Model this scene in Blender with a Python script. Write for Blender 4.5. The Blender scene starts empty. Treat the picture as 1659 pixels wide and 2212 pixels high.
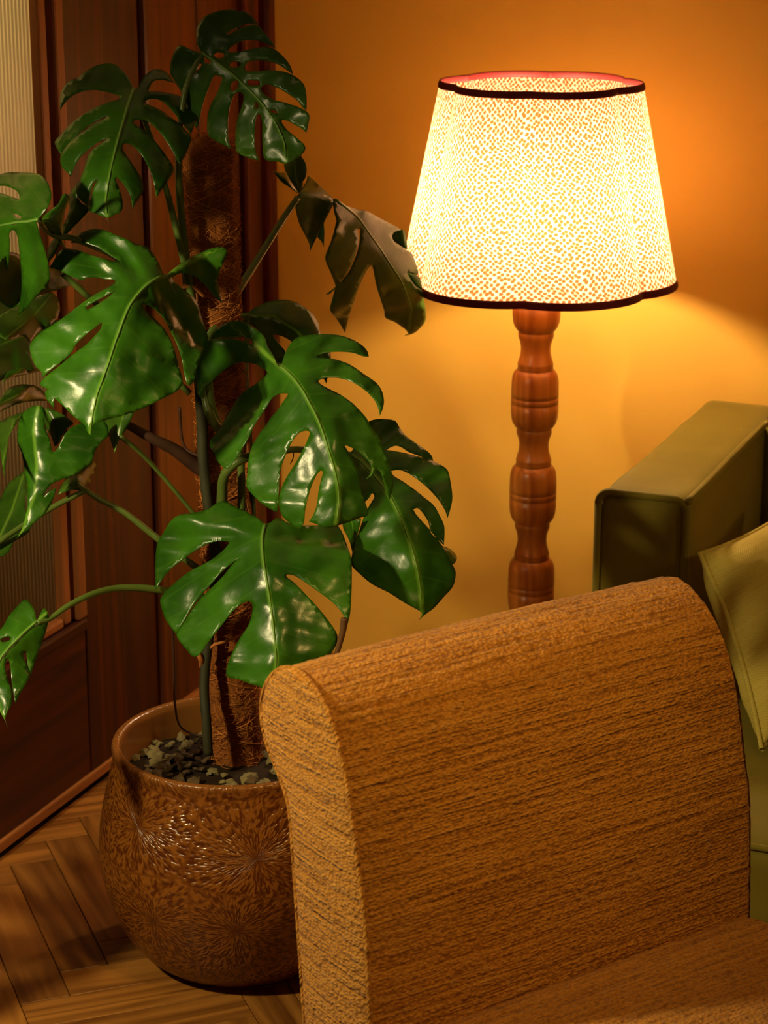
import bpy, bmesh, math, random
import numpy as np
from mathutils import Vector, Matrix, noise, geometry

random.seed(7)
rng = np.random.default_rng(7)
SC = bpy.context.scene
COL = SC.collection
PI = math.pi

# ------------------------------------------------------------------ camera
FPX = 4860.0                       # focal length in pixels of the 1659x2212 frame
PITCH = math.radians(17.0)
EYE = Vector((0.0, 0.0, 1.6))
cam_d = bpy.data.cameras.new('camera')
cam = bpy.data.objects.new('camera', cam_d)
COL.objects.link(cam)
cam.location = EYE
cam.rotation_euler = (PI / 2 - PITCH, 0, 0)
cam_d.sensor_fit = 'VERTICAL'
cam_d.sensor_height = 36.0
cam_d.sensor_width = 27.0
cam_d.lens = FPX / 2212.0 * 36.0
cam_d.clip_start = 0.05
cam_d.dof.use_dof = True
cam_d.dof.focus_distance = 3.0
cam_d.dof.aperture_fstop = 9.0
SC.camera = cam

# ------------------------------------------------------------------ world, lights, exposure
W = bpy.data.worlds.new('world')
SC.world = W
W.use_nodes = True
W.node_tree.nodes['Background'].inputs[0].default_value = (1.0, 0.62, 0.28, 1)
W.node_tree.nodes['Background'].inputs[1].default_value = 0.012

BULB_STRENGTH = 350.0
BULB_COLOR = (1.0, 0.69, 0.42)


def add_light(name, kind, loc, target, energy, color, size=0.1, spot=None, blend=0.5):
    d = bpy.data.lights.new(name, kind)
    o = bpy.data.objects.new(name, d)
    COL.objects.link(o)
    o.location = loc
    o.rotation_euler = (Vector(target) - Vector(loc)).to_track_quat('-Z', 'Y').to_euler()
    d.energy = energy
    d.color = color
    if kind == 'AREA':
        d.shape = 'DISK'
        d.size = size
    else:
        d.shadow_soft_size = size
    if kind == 'SPOT':
        d.spot_size = math.radians(spot)
        d.spot_blend = blend
    return o


# a second shaded lamp of the room, to the left of the camera, throwing its light down on the plant
add_light('reading_lamp_light', 'SPOT', (-1.02, 2.10, 1.27), (-0.405, 2.48, 0.72), 54, (1.0, 0.80, 0.40),
          size=0.04, spot=88, blend=0.7)
# spot added overhead to brighten the armchair, and a dim fill added behind
add_light('chair_spot_light', 'SPOT', (0.50, 1.60, 1.85), (0.12, 2.33, 0.80), 38, (1.0, 0.60, 0.17), size=0.10, spot=46, blend=1.0)
add_light('front_fill_light', 'AREA', (0.9, -0.6, 2.15), (0.3, 2.8, 0.5), 5, (1.0, 0.58, 0.22), size=0.5)
# unseen lamp at the right, aimed at the sofa arm and cushion
add_light('sofa_lamp_light', 'SPOT', (1.75, 2.45, 1.45), (0.62, 3.40, 0.62), 16, (1.0, 0.66, 0.24), size=0.10, spot=26, blend=0.9)
# unseen spot added behind the glazed door so the upper pane glows
add_light('pane_spot_light', 'SPOT', (-1.10, 3.05, 1.75), (-0.62, 3.28, 1.32), 29, (1.0, 0.74, 0.34), size=0.05, spot=62, blend=1.0)

SC.view_settings.view_transform = 'Standard'
SC.view_settings.look = 'None'
SC.view_settings.gamma = 1.0
SC.view_settings.use_curve_mapping = False
SC.view_settings.exposure = 0.25

# ------------------------------------------------------------------ geometry of the place
# room axes: A runs along the left wall towards the back, B along the back wall to the right
TH = math.radians(22.5)
AX = Vector((math.sin(TH), math.cos(TH), 0))
BX = Vector((math.cos(TH), -math.sin(TH), 0))
ROOM_ROT = PI / 2 - TH              # local x = A, local y = -B
CP, SP = math.cos(PITCH), math.sin(PITCH)


def ray(u, v):
    r = (u - 829.5) / FPX
    d = (v - 1106.0) / FPX
    return Vector((r, CP - d * SP, -SP - d * CP))


def at(u, v, Y):
    """the point at distance Y into the room along the sight line of a measured photo position"""
    q = ray(u, v)
    return EYE + q * (Y / q.y)


def room(a, b, z):
    return AX * a + BX * b + Vector((0, 0, z))


# ------------------------------------------------------------------ object helpers
def link(o, parent=None):
    COL.objects.link(o)
    if parent is not None:
        o.parent = parent
    return o


def obj(name, verts, faces, mat, parent=None, smooth=True, loc=None, rz=None, uvs=None):
    me = bpy.data.meshes.new(name)
    me.from_pydata([tuple(v) for v in verts], [], [tuple(f) for f in faces])
    me.update()
    if uvs is not None:
        ul = me.uv_layers.new(name='UVMap')
        li = np.zeros(len(me.loops), dtype=np.int32)
        me.loops.foreach_get('vertex_index', li)
        arr = np.asarray(uvs, dtype=np.float32)[li]
        ul.data.foreach_set('uv', arr.ravel())
    if smooth:
        me.polygons.foreach_set('use_smooth', [True] * len(me.polygons))
    if mat:
        me.materials.append(mat)
    o = bpy.data.objects.new(name, me)
    link(o, parent)
    if loc is not None:
        o.location = loc
    if rz is not None:
        o.rotation_euler = (0, 0, rz)
    return o


def from_bm(name, bm, mat, parent=None, smooth=True, loc=None, rz=None):
    bmesh.ops.recalc_face_normals(bm, faces=bm.faces)
    me = bpy.data.meshes.new(name)
    bm.to_mesh(me)
    bm.free()
    if smooth:
        me.polygons.foreach_set('use_smooth', [True] * len(me.polygons))
    me.materials.append(mat)
    o = bpy.data.objects.new(name, me)
    link(o, parent)
    if loc is not None:
        o.location = loc
    if rz is not None:
        o.rotation_euler = (0, 0, rz)
    return o


def thing(name, label, cat, loc=(0, 0, 0), rz=0.0, group=None):
    o = bpy.data.objects.new(name, None)
    o.empty_display_size = 0.05
    COL.objects.link(o)
    o.location = loc
    o.rotation_euler = (0, 0, rz)
    o['label'] = label
    o['category'] = cat
    if group:
        o['group'] = group
    return o


def rbox_bm(x0, x1, y0, y1, z0, z1, bev=0.004, seg=2):
    bm = bmesh.new()
    bmesh.ops.create_cube(bm, size=1.0)
    for v in bm.verts:
        v.co = Vector((x0 + (v.co.x + .5) * (x1 - x0), y0 + (v.co.y + .5) * (y1 - y0), z0 + (v.co.z + .5) * (z1 - z0)))
    if bev > 0:
        bmesh.ops.bevel(bm, geom=list(bm.edges), offset=bev, segments=seg, profile=0.5, affect='EDGES')
    return bm


def tube(name, pts, radii, mat, parent=None, sides=10, cap=True, base=Vector((0, 0, 0)), sub=4):
    """smooth tube through points"""
    P = [Vector(p) - base for p in pts]
    R = list(radii) if hasattr(radii, '__len__') else [radii] * len(P)
    if sub > 1 and len(P) > 2:
        Q, S = [], []
        for i in range(len(P) - 1):
            p0 = P[max(i - 1, 0)]; p1 = P[i]; p2 = P[i + 1]; p3 = P[min(i + 2, len(P) - 1)]
            for k in range(sub):
                t = k / sub
                Q.append(0.5 * ((2 * p1) + (p2 - p0) * t + (2 * p0 - 5 * p1 + 4 * p2 - p3) * t * t + (3 * p1 - p0 - 3 * p2 + p3) * t ** 3))
                S.append(R[i] * (1 - t) + R[i + 1] * t)
        Q.append(P[-1]); S.append(R[-1])
        P, R = Q, S
    verts, faces = [], []
    ref = None
    for i, p in enumerate(P):
        d = (P[min(i + 1, len(P) - 1)] - P[max(i - 1, 0)]).normalized()
        if ref is None:
            ref = d.cross(Vector((0.3, 0.2, 1))).normalized()
            if ref.length < 0.1:
                ref = d.cross(Vector((1, 0, 0))).normalized()
        n = (ref - d * ref.dot(d)).normalized()
        ref = n
        b = d.cross(n)
        for k in range(sides):
            a = 2 * PI * k / sides
            verts.append(p + (n * math.cos(a) + b * math.sin(a)) * R[i])
    for i in range(len(P) - 1):
        for k in range(sides):
            a = i * sides + k
            b2 = i * sides + (k + 1) % sides
            faces.append((a, b2, b2 + sides, a + sides))
    if cap:
        faces.append(tuple(range(sides - 1, -1, -1)))
        m = (len(P) - 1) * sides
        faces.append(tuple(range(m, m + sides)))
    return obj(name, verts, faces, mat, parent)


def lathe(name, prof, mat, parent=None, n=64, rfun=None, close=False, uv=False):
    """prof: list of (r, z); rfun(theta, r, z) can scallop the radius"""
    verts, faces, uvs = [], [], []
    m = len(prof)
    for i, (r, z) in enumerate(prof):
        for k in range(n):
            t = 2 * PI * k / n
            rr = rfun(t, r, z) if rfun else r
            verts.append((rr * math.cos(t), rr * math.sin(t), z))
    for i in range(m - 1):
        for k in range(n):
            a = i * n + k
            b = i * n + (k + 1) % n
            faces.append((a, b, b + n, a + n))
    if close:
        faces.append(tuple(range(n - 1, -1, -1)))
        faces.append(tuple(range((m - 1) * n, m * n)))
    return obj(name, verts, faces, mat, parent)


# ------------------------------------------------------------------ material helpers
class NT:
    def __init__(self, name):
        self.m = bpy.data.materials.new(name)
        self.m.use_nodes = True
        self.t = self.m.node_tree
        self.t.nodes.clear()
        self.out = self.t.nodes.new('ShaderNodeOutputMaterial')

    def n(self, kind, **kw):
        nd = self.t.nodes.new('ShaderNode' + kind)
        for k, v in kw.items():
            setattr(nd, k, v)
        return nd

    def l(self, a, b):
        self.t.links.new(a, b)

    def val(self, sock, x):
        if hasattr(x, 'is_output') or isinstance(x, bpy.types.NodeSocket):
            self.l(x, sock)
        else:
            sock.default_value = x

    def math(self, op, a, b=None, c=None, clamp=False):
        nd = self.n('Math', operation=op)
        nd.use_clamp = clamp
        self.val(nd.inputs[0], a)
        if b is not None:
            self.val(nd.inputs[1], b)
        if c is not None:
            self.val(nd.inputs[2], c)
        return nd.outputs[0]

    def mapping(self, vec, scale=(1, 1, 1), rot=(0, 0, 0), loc=(0, 0, 0)):
        nd = self.n('Mapping')
        self.l(vec, nd.inputs['Vector'])
        nd.inputs['Scale'].default_value = scale
        nd.inputs['Rotation'].default_value = rot
        nd.inputs['Location'].default_value = loc
        return nd.outputs[0]

    def noise(self, vec, scale=5, detail=3, rough=0.5, dist=0.0):
        nd = self.n('TexNoise')
        if vec is not None:
            self.l(vec, nd.inputs['Vector'])
        nd.inputs['Scale'].default_value = scale
        nd.inputs['Detail'].default_value = detail
        nd.inputs['Roughness'].default_value = rough
        nd.inputs['Distortion'].default_value = dist
        return nd.outputs[0]

    def ramp(self, fac, stops):
        nd = self.n('ValToRGB')
        self.l(fac, nd.inputs[0])
        el = nd.color_ramp.elements
        while len(el) < len(stops):
            el.new(0.5)
        for e, (p, c) in zip(el, stops):
            e.position = p
            e.color = (c[0], c[1], c[2], 1) if hasattr(c, '__len__') else (c, c, c, 1)
        return nd.outputs[0]

    def mix(self, fac, a, b, blend='MIX'):
        nd = self.n('Mix', data_type='RGBA', blend_type=blend)
        self.val(nd.inputs[0], fac)
        for s, x in ((nd.inputs[6], a), (nd.inputs[7], b)):
            if isinstance(x, tuple):
                s.default_value = (x[0], x[1], x[2], 1)
            else:
                self.l(x, s)
        return nd.outputs[2]

    def bump(self, h, strength=0.3, dist=0.01, normal=None):
        nd = self.n('Bump')
        nd.inputs['Strength'].default_value = strength
        nd.inputs['Distance'].default_value = dist
        self.l(h, nd.inputs['Height'])
        if normal is not None:
            self.l(normal, nd.inputs['Normal'])
        return nd.outputs[0]

    def pbsdf(self, color, rough=0.5, spec=0.5, normal=None, sheen=0.0, coat=0.0):
        nd = self.n('BsdfPrincipled')
        if isinstance(color, tuple):
            nd.inputs['Base Color'].default_value = (*color[:3], 1)
        else:
            self.l(color, nd.inputs['Base Color'])
        self.val(nd.inputs['Roughness'], rough)
        nd.inputs['Specular IOR Level'].default_value = spec
        nd.inputs['Sheen Weight'].default_value = sheen
        nd.inputs['Coat Weight'].default_value = coat
        if normal is not None:
            self.l(normal, nd.inputs['Normal'])
        return nd

    def done(self, bsdf):
        self.l(bsdf, self.out.inputs[0])
        return self.m


def plain(name, color, rough=0.5, spec=0.5, var=0.15, scale=40):
    t = NT(name)
    tc = t.n('TexCoord')
    f = t.noise(tc.outputs['Object'], scale, 3)
    c = t.mix(f, tuple(x * (1 - var) for x in color), tuple(min(1, x * (1 + var)) for x in color))
    return t.done(t.pbsdf(c, rough, spec).outputs[0])


def wood(name, light, dark, scale=(3, 60, 60), rough=0.4, dist=0.6, wave=1.0, random_shift=True, bumpk=0.15):
    """grain runs along the axis with the smallest scale"""
    t = NT(name)
    tc = t.n('TexCoord')
    oi = t.n('ObjectInfo')
    vec = tc.outputs['Object']
    if random_shift:
        sh = t.n('VectorMath', operation='ADD')
        cx = t.n('CombineXYZ')
        for i, k in enumerate((7.3, 3.1, 5.7)):
            t.l(t.math('MULTIPLY', oi.outputs['Random'], k), cx.inputs[i])
        t.l(vec, sh.inputs[0])
        t.l(cx.outputs[0], sh.inputs[1])
        vec = sh.outputs[0]
    mp = t.mapping(vec, scale)
    n1 = t.noise(mp, 1.0, 5, 0.62, dist)
    big = t.noise(t.mapping(vec, tuple(s * 0.14 for s in scale)), 1.0, 2, 0.5, 1.2)
    rings = t.math('FRACT', t.math('MULTIPLY', big, 9.0))
    rings = t.math('ABSOLUTE', t.math('SUBTRACT', rings, 0.5))
    rings = t.math('MULTIPLY', rings, 2.0)
    f = t.math('ADD', t.math('MULTIPLY', n1, 0.75), t.math('MULTIPLY', rings, 0.35 * wave))
    c = t.ramp(f, [(0.28, dark), (0.75, light)])
    tint = t.math('MULTIPLY_ADD', oi.outputs['Random'], 0.35, 0.8)
    c2 = t.n('VectorMath', operation='SCALE')
    t.l(c, c2.inputs[0])
    t.l(tint, c2.inputs['Scale'])
    nb = t.bump(n1, bumpk, 0.002)
    return t.done(t.pbsdf(c2.outputs[0], rough, 0.4, nb).outputs[0])


# --- the materials
M = {}
M['floor_wood'] = wood('oak_parquet', (0.38, 0.160, 0.030), (0.14, 0.048, 0.008), (3.5, 42, 42), 0.38, 0.8)
M['red_wood'] = wood('red_stained_pine', (0.090, 0.010, 0.0015), (0.014, 0.0015, 0.0006), (26, 26, 1.6), 0.42, 0.7)
M['rail_wood'] = wood('red_stained_pine_rail', (0.075, 0.009, 0.0015), (0.016, 0.002, 0.0008), (3.2, 26, 30), 0.42, 1.6)
M['brown_wood'] = wood('brown_plank_wood', (0.15, 0.036, 0.003), (0.030, 0.0045, 0.0008), (30, 30, 1.4), 0.42, 0.6, 0.6)
M['dark_wood'] = wood('dark_plank_wood', (0.055, 0.008, 0.001), (0.014, 0.002, 0.001), (30, 30, 1.4), 0.45, 0.6, 0.6)
M['edge_wood'] = wood('pale_bead_wood', (0.36, 0.135, 0.035), (0.20, 0.062, 0.014), (30, 30, 1.6), 0.45, 0.5, 0.5)
M['sill_wood'] = wood('pale_sill_wood', (0.40, 0.16, 0.04), (0.22, 0.075, 0.018), (2.0, 40, 40), 0.45, 0.5, 0.5)
M['lamp_wood'] = wood('turned_pine', (0.64, 0.225, 0.034), (0.34, 0.085, 0.010), (48, 48, 1.8), 0.33, 0.35, 0.8, False)
M['leg_wood'] = wood('dark_leg_wood', (0.12, 0.05, 0.02), (0.05, 0.02, 0.01), (40, 40, 3), 0.4)
M['gap'] = plain('recess_shadow', (0.006, 0.004, 0.003), 0.9, 0.1)  # near-black: shade of recesses put into the colour, backing slabs share it
M['soil'] = plain('damp_soil', (0.020, 0.011, 0.005), 0.9, 0.2, 0.5, 90)
M['velvet'] = None


def wall_mat():
    t = NT('ochre_wall_paint')
    tc = t.n('TexCoord')
    big = t.noise(tc.outputs['Object'], 3.0, 4)
    fine = t.noise(tc.outputs['Object'], 160, 4)
    c = t.mix(big, (0.79, 0.45, 0.055), (0.85, 0.50, 0.070))
    return t.done(t.pbsdf(c, 0.62, 0.35, t.bump(fine, 0.10, 0.002)).outputs[0])


M['wall'] = wall_mat()
M['ceiling'] = plain('white_ceiling_paint', (0.86, 0.80, 0.66), 0.8, 0.2, 0.03, 5)


def leaf_mat(name, base, deep, vein, rough=0.31, trans=0.16):
    t = NT(name)
    uv = t.n('UVMap')
    sep = t.n('SeparateXYZ')
    t.l(uv.outputs[0], sep.inputs[0])
    s, q = sep.outputs[0], sep.outputs[1]
    aq = t.math('ABSOLUTE', q)
    sv = t.math('SUBTRACT', s, t.math('MULTIPLY', aq, 0.45))
    fr = t.math('FRACT', t.math('MULTIPLY', sv, 7.0))
    d = t.math('ABSOLUTE', t.math('SUBTRACT', fr, 0.5))
    lat = t.math('SUBTRACT', 1.0, t.math('DIVIDE', d, 0.06), clamp=True)
    mid = t.math('SUBTRACT', 1.35, t.math('DIVIDE', aq, 0.014), clamp=True)
    tc = t.n('TexCoord')
    big = t.noise(tc.outputs['Object'], 14, 3)
    c = t.mix(t.ramp(big, [(0.36, 0.0), (0.62, 1.0)]), deep, base)
    c = t.mix(t.math('MULTIPLY', lat, 0.09), c, vein)
    c = t.mix(t.math('MULTIPLY', mid, 0.75), c, vein)
    h = t.math('ADD', t.math('MULTIPLY', t.noise(tc.outputs['Object'], 45, 3), 0.7), t.math('MULTIPLY', t.noise(tc.outputs['Object'], 160, 2), 0.18))
    h = t.math('SUBTRACT', h, t.math('MULTIPLY', lat, 0.04))
    nb = t.bump(h, 0.16, 0.005)
    r = t.math('MULTIPLY_ADD', big, 0.12, rough - 0.05)
    p = t.pbsdf(c, r, 0.52, nb)
    tr = t.n('BsdfTranslucent')
    t.l(t.mix(0.5, c, (0.30, 0.45, 0.02)), tr.inputs[0])
    mx = t.n('MixShader')
    mx.inputs[0].default_value = trans
    t.l(p.outputs[0], mx.inputs[1])
    t.l(tr.outputs[0], mx.inputs[2])
    return t.done(mx.outputs[0])


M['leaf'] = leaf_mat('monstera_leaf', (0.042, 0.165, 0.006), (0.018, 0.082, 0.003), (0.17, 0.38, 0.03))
M['leaf_dark'] = leaf_mat('monstera_leaf_shaded', (0.048, 0.140, 0.007), (0.022, 0.075, 0.004), (0.12, 0.25, 0.02), 0.33)  # duller copy: shade on the dim leaves put into the colour
M['petiole'] = plain('petiole_green', (0.085, 0.14, 0.022), 0.4, 0.5, 0.3, 30)
M['midrib'] = plain('midrib_green', (0.13, 0.29, 0.045), 0.4, 0.5, 0.15, 30)
M['stem'] = plain('old_stem', (0.030, 0.030, 0.011), 0.65, 0.4, 0.5, 40)
M['root_dark'] = plain('aerial_root_dark', (0.045, 0.018, 0.008), 0.7, 0.3, 0.4, 60)
M['root_pale'] = plain('aerial_root_orange', (0.42, 0.15, 0.03), 0.6, 0.3, 0.3, 60)
M['dry'] = plain('dry_brown_tip', (0.12, 0.055, 0.018), 0.7, 0.3, 0.4, 60)
M['coir'] = plain('coir_core', (0.22, 0.072, 0.015), 0.95, 0.1, 0.6, 70)
M['fibre'] = plain('coir_fibre', (0.48, 0.17, 0.036), 0.9, 0.15, 0.4, 70)
M['chip'] = plain('stone_chip', (0.17, 0.140, 0.060), 0.8, 0.3, 0.35, 60)
M['chip_dark'] = plain('bark_chip', (0.085, 0.055, 0.024), 0.85, 0.25, 0.4, 60)


def fabric_mat():
    """slubby boucle; UV is in metres: u along the yarns, v across them"""
    t = NT('rust_boucle')
    uv = t.n('UVMap')
    v = uv.outputs[0]
    streak = t.noise(t.mapping(v, (5.5, 170, 1)), 1.0, 3, 0.6, 0.15)
    streak2 = t.noise(t.mapping(v, (16, 420, 1)), 1.0, 2, 0.6, 0.1)
    vo = t.n('TexVoronoi')
    t.l(t.mapping(v, (210, 330, 1)), vo.inputs['Vector'])
    vo.inputs['Scale'].default_value = 1.0
    loops = t.math('SUBTRACT', 1.0, vo.outputs['Distance'], clamp=True)
    vo2 = t.n('TexVoronoi')
    t.l(t.mapping(v, (60, 85, 1)), vo2.inputs['Vector'])
    vo2.inputs['Scale'].default_value = 1.0
    slub = t.math('SUBTRACT', 1.0, t.math('DIVIDE', vo2.outputs['Distance'], 0.42), clamp=True)
    mask = t.ramp(t.noise(t.mapping(v, (7, 16, 1)), 1.0, 2), [(0.45, 0.0), (0.62, 1.0)])
    slub = t.math('MULTIPLY', slub, mask)
    h = t.math('ADD', t.math('MULTIPLY', streak, 0.9), t.math('MULTIPLY', streak2, 0.45))
    h = t.math('ADD', h, t.math('MULTIPLY', loops, 0.42))
    h = t.math('ADD', h, t.math('MULTIPLY', slub, 0.35))
    c = t.ramp(t.math('ADD', t.math('MULTIPLY', streak, 0.65), t.math('MULTIPLY', loops, 0.35)),
               [(0.33, (0.30, 0.110, 0.012)), (0.52, (0.55, 0.232, 0.028)), (0.72, (0.66, 0.325, 0.065))])
    groove = t.ramp(t.noise(t.mapping(v, (8, 150, 1)), 1.0, 2, 0.5, 0.1), [(0.33, 1.0), (0.46, 0.0)])
    c = t.mix(t.math('MULTIPLY', groove, 0.13), c, (0.15, 0.048, 0.004))
    h = t.math('SUBTRACT', h, t.math('MULTIPLY', groove, 0.24))
    c = t.mix(t.math('MULTIPLY', slub, 0.4), c, (0.64, 0.36, 0.11))
    nb = t.bump(h, 1.0, 0.0055)
    return t.done(t.pbsdf(c, 0.9, 0.12, nb, sheen=0.12).outputs[0])


M['boucle'] = fabric_mat()


def velvet_mat():
    t = NT('olive_velvet')
    tc = t.n('TexCoord')
    f = t.noise(tc.outputs['Object'], 9, 4, 0.6, 0.6)
    fine = t.noise(tc.outputs['Object'], 420, 2)
    c = t.mix(f, (0.130, 0.102, 0.009), (0.200, 0.155, 0.015))
    p = t.pbsdf(c, 0.75, 0.15, t.bump(fine, 0.25, 0.001), sheen=0.55)
    p.inputs['Sheen Roughness'].default_value = 0.4
    p.inputs['Sheen Tint'].default_value = (0.85, 0.68, 0.18, 1)
    return t.done(p.outputs[0])


M['velvet'] = velvet_mat()


def weave_mat():
    t = NT('mustard_weave')
    uv = t.n('UVMap')
    sep = t.n('SeparateXYZ')
    t.l(uv.outputs[0], sep.inputs[0])
    a = t.math('SINE', t.math('MULTIPLY', sep.outputs[0], 1500.0))
    b = t.math('SINE', t.math('MULTIPLY', sep.outputs[1], 1500.0))
    w = t.math('MULTIPLY_ADD', t.math('MULTIPLY', a, b), 0.5, 0.5)
    n1 = t.noise(t.mapping(uv.outputs[0], (12, 160, 1)), 1.0, 3)
    f = t.math('ADD', t.math('MULTIPLY', w, 0.4), t.math('MULTIPLY', n1, 0.6))
    c = t.mix(f, (0.38, 0.28, 0.035), (0.60, 0.50, 0.12))
    return t.done(t.pbsdf(c, 0.85, 0.15, t.bump(f, 0.5, 0.0015)).outputs[0])


M['mustard'] = weave_mat()


def pot_mat():
    """amber glaze over radiating carved strokes; UV in metres"""
    t = NT('carved_amber_glaze')
    uv = t.n('UVMap')
    vo = t.n('TexVoronoi', voronoi_dimensions='2D')
    mp = t.mapping(uv.outputs[0], (6.4, 7.6, 1), (0, 0, 0), (0.17, 0.12, 0))
    t.l(mp, vo.inputs['Vector'])
    vo.inputs['Scale'].default_value = 1.0
    vo.inputs['Randomness'].default_value = 0.42
    df = t.n('VectorMath', operation='SUBTRACT')
    t.l(mp, df.inputs[0])
    t.l(vo.outputs['Position'], df.inputs[1])
    sp = t.n('SeparateXYZ')
    t.l(df.outputs[0], sp.inputs[0])
    ang = t.math('ARCTAN2', sp.outputs[1], sp.outputs[0])
    rad = vo.outputs['Distance']
    # strokes: bands of angular divisions that double outwards, each a short dash
    cx = t.n('CombineXYZ')
    t.l(t.math('MULTIPLY', t.math('COSINE', ang), 1.0), cx.inputs[0])
    t.l(t.math('MULTIPLY', t.math('SINE', ang), 1.0), cx.inputs[1])
    t.l(t.math('MULTIPLY', rad, 1.0), cx.inputs[2])
    n1 = t.noise(cx.outputs[0], 10.5, 1.0, 0.5, 0.0)
    cx2 = t.n('CombineXYZ')
    t.l(t.math('MULTIPLY', t.math('COSINE', ang), 1.0), cx2.inputs[0])
    t.l(t.math('MULTIPLY', t.math('SINE', ang), 1.0), cx2.inputs[1])
    t.l(t.math('MULTIPLY', rad, 1.1), cx2.inputs[2])
    n2 = t.noise(cx2.outputs[0], 17.0, 0.5, 0.5, 0.0)
    h = t.ramp(t.math('ADD', t.math('MULTIPLY', n1, 0.55), t.math('MULTIPLY', n2, 0.45)), [(0.40, 0.0), (0.58, 1.0)])
    core = t.ramp(rad, [(0.02, 0.25), (0.10, 1.0)])
    h = t.math('MULTIPLY', h, core)
    ve = t.n('TexVoronoi', voronoi_dimensions='2D', feature='DISTANCE_TO_EDGE')
    t.l(mp, ve.inputs['Vector'])
    ve.inputs['Scale'].default_value = 1.0
    ve.inputs['Randomness'].default_value = 0.42
    h = t.mix(t.ramp(ve.outputs['Distance'], [(0.0, 0.0), (0.022, 1.0)]), (0.45, 0.45, 0.45), h)
    # smooth near the rim and foot
    sepuv = t.n('SeparateXYZ')
    t.l(uv.outputs[0], sepuv.inputs[0])
    vv = sepuv.outputs[1]
    edge = t.ramp(vv, [(0.0, 0.0), (0.02, 1.0), (0.47, 1.0), (0.50, 0.0)])
    h = t.math('MULTIPLY', h, edge)
    c = t.mix(h, (0.085, 0.020, 0.003), (0.23, 0.080, 0.011))
    flat = t.mix(edge, (0.27, 0.105, 0.022), c)
    nb = t.bump(h, 0.42, 0.004)
    return t.done(t.pbsdf(flat, 0.26, 0.5, nb, coat=0.12).outputs[0])


M['pot'] = pot_mat()


def shade_mat():
    t = NT('printed_shade_paper')
    uv = t.n('UVMap')
    vo = t.n('TexVoronoi', voronoi_dimensions='2D')
    warp = t.noise(t.mapping(uv.outputs[0], (14, 14, 1)), 1.0, 2)
    mp0 = t.n('VectorMath', operation='MULTIPLY_ADD')
    cw = t.n('CombineXYZ')
    t.l(warp, cw.inputs[0])
    t.l(warp, cw.inputs[1])
    t.l(cw.outputs[0], mp0.inputs[0])
    mp0.inputs[1].default_value = (0.02, 0.02, 0)
    t.l(uv.outputs[0], mp0.inputs[2])
    mp = t.mapping(mp0.outputs[0], (148, 148, 1), (0, 0, math.radians(40)))
    t.l(mp, vo.inputs['Vector'])
    vo.inputs['Scale'].default_value = 1.0
    vo.inputs['Randomness'].default_value = 0.38
    size = t.math('MULTIPLY_ADD', t.noise(mp, 0.9, 1), 0.22, 0.41)
    dot = t.math('MULTIPLY', t.math('SUBTRACT', size, vo.outputs['Distance']), 5.5, clamp=True)
    c = t.mix(dot, (0.93, 0.77, 0.54), (0.34, 0.120, 0.032))
    tr = t.n('BsdfTranslucent')
    t.l(c, tr.inputs[0])
    df = t.n('BsdfDiffuse')
    t.l(c, df.inputs[0])
    mx = t.n('MixShader')
    mx.inputs[0].default_value = 0.42
    t.l(tr.outputs[0], mx.inputs[1])
    t.l(df.outputs[0], mx.inputs[2])
    return t.done(mx.outputs[0])


M['shade'] = shade_mat()
M['trim'] = plain('maroon_trim', (0.16, 0.012, 0.010), 0.6, 0.3, 0.3, 200)
M['brass'] = plain('dull_brass', (0.45, 0.28, 0.08), 0.35, 0.6, 0.1)


def bulb_mat():
    t = NT('lit_bulb')
    e = t.n('Emission')
    e.inputs[0].default_value = (*BULB_COLOR, 1)
    e.inputs[1].default_value = BULB_STRENGTH
    return t.done(e.outputs[0])


M['bulb'] = bulb_mat()


def glass_mat():
    t = NT('reeded_frosted_glass')
    tr = t.n('BsdfTranslucent')
    tr.inputs[0].default_value = (0.78, 0.62, 0.36, 1)
    gl = t.n('BsdfGlossy')
    gl.inputs['Roughness'].default_value = 0.25
    mx = t.n('MixShader')
    mx.inputs[0].default_value = 0.07
    t.l(tr.outputs[0], mx.inputs[1])
    t.l(gl.outputs[0], mx.inputs[2])
    return t.done(mx.outputs[0])


M['glass'] = glass_mat()

# ================================================================== SETTING
LW = 1.839                          # left wall plane, distance along -B
BW = 3.90                           # back wall plane, distance along A


def struct(name, bm, mat, rz=ROOM_ROT, smooth=False):
    o = from_bm(name, bm, mat, None, smooth, rz=rz)
    o['kind'] = 'structure'
    return o


# --- floor: subfloor slab with herringbone planks
floor = struct('floor', rbox_bm(0.4, BW, -1.6, LW + 0.02, -0.06, -0.012, 0), M['gap'])
PW, PL = 0.0722, 0.375
D1 = math.radians(110.0)            # plank direction (local x of upright planks)
d1 = Vector((math.cos(D1), math.sin(D1), 0))
d2 = Vector((math.cos(D1 - PI / 2), math.sin(D1 - PI / 2), 0))
anchor = EYE + ray(129, 2100) * (-1.6 / ray(129, 2100).z)
bmp = rbox_bm(-PL / 2 + .0006, PL / 2 - .0006, -PW / 2 + .0006, PW / 2 - .0006, -0.012, 0.0, 0.0009, 1)
plank_me = None
cells = []
for j in range(-7, 8):
    for i in range(-26, 27):
        a0 = i * PW - j * PL
        b0 = i * PW + j * PL
        cells.append((a0 + PL / 2, b0 + PW / 2, 0))
        cells.append((a0 - PW / 2, b0 + PL / 2, 1))
cand = []
for (ca, cb, k) in cells:
    P = anchor + d1 * ca + d2 * cb
    pa, pb = P.dot(AX), P.dot(BX)
    if not (-LW - 0.16 < pb < 1.3 and 1.5 < pa < BW + 0.14):
        continue
    # distance from the patch of floor the photo looks at
    w = (P - Vector((-0.45, 2.85, 0))).length
    cand.append((w, P, k))
cand.sort(key=lambda c: c[0])
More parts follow.
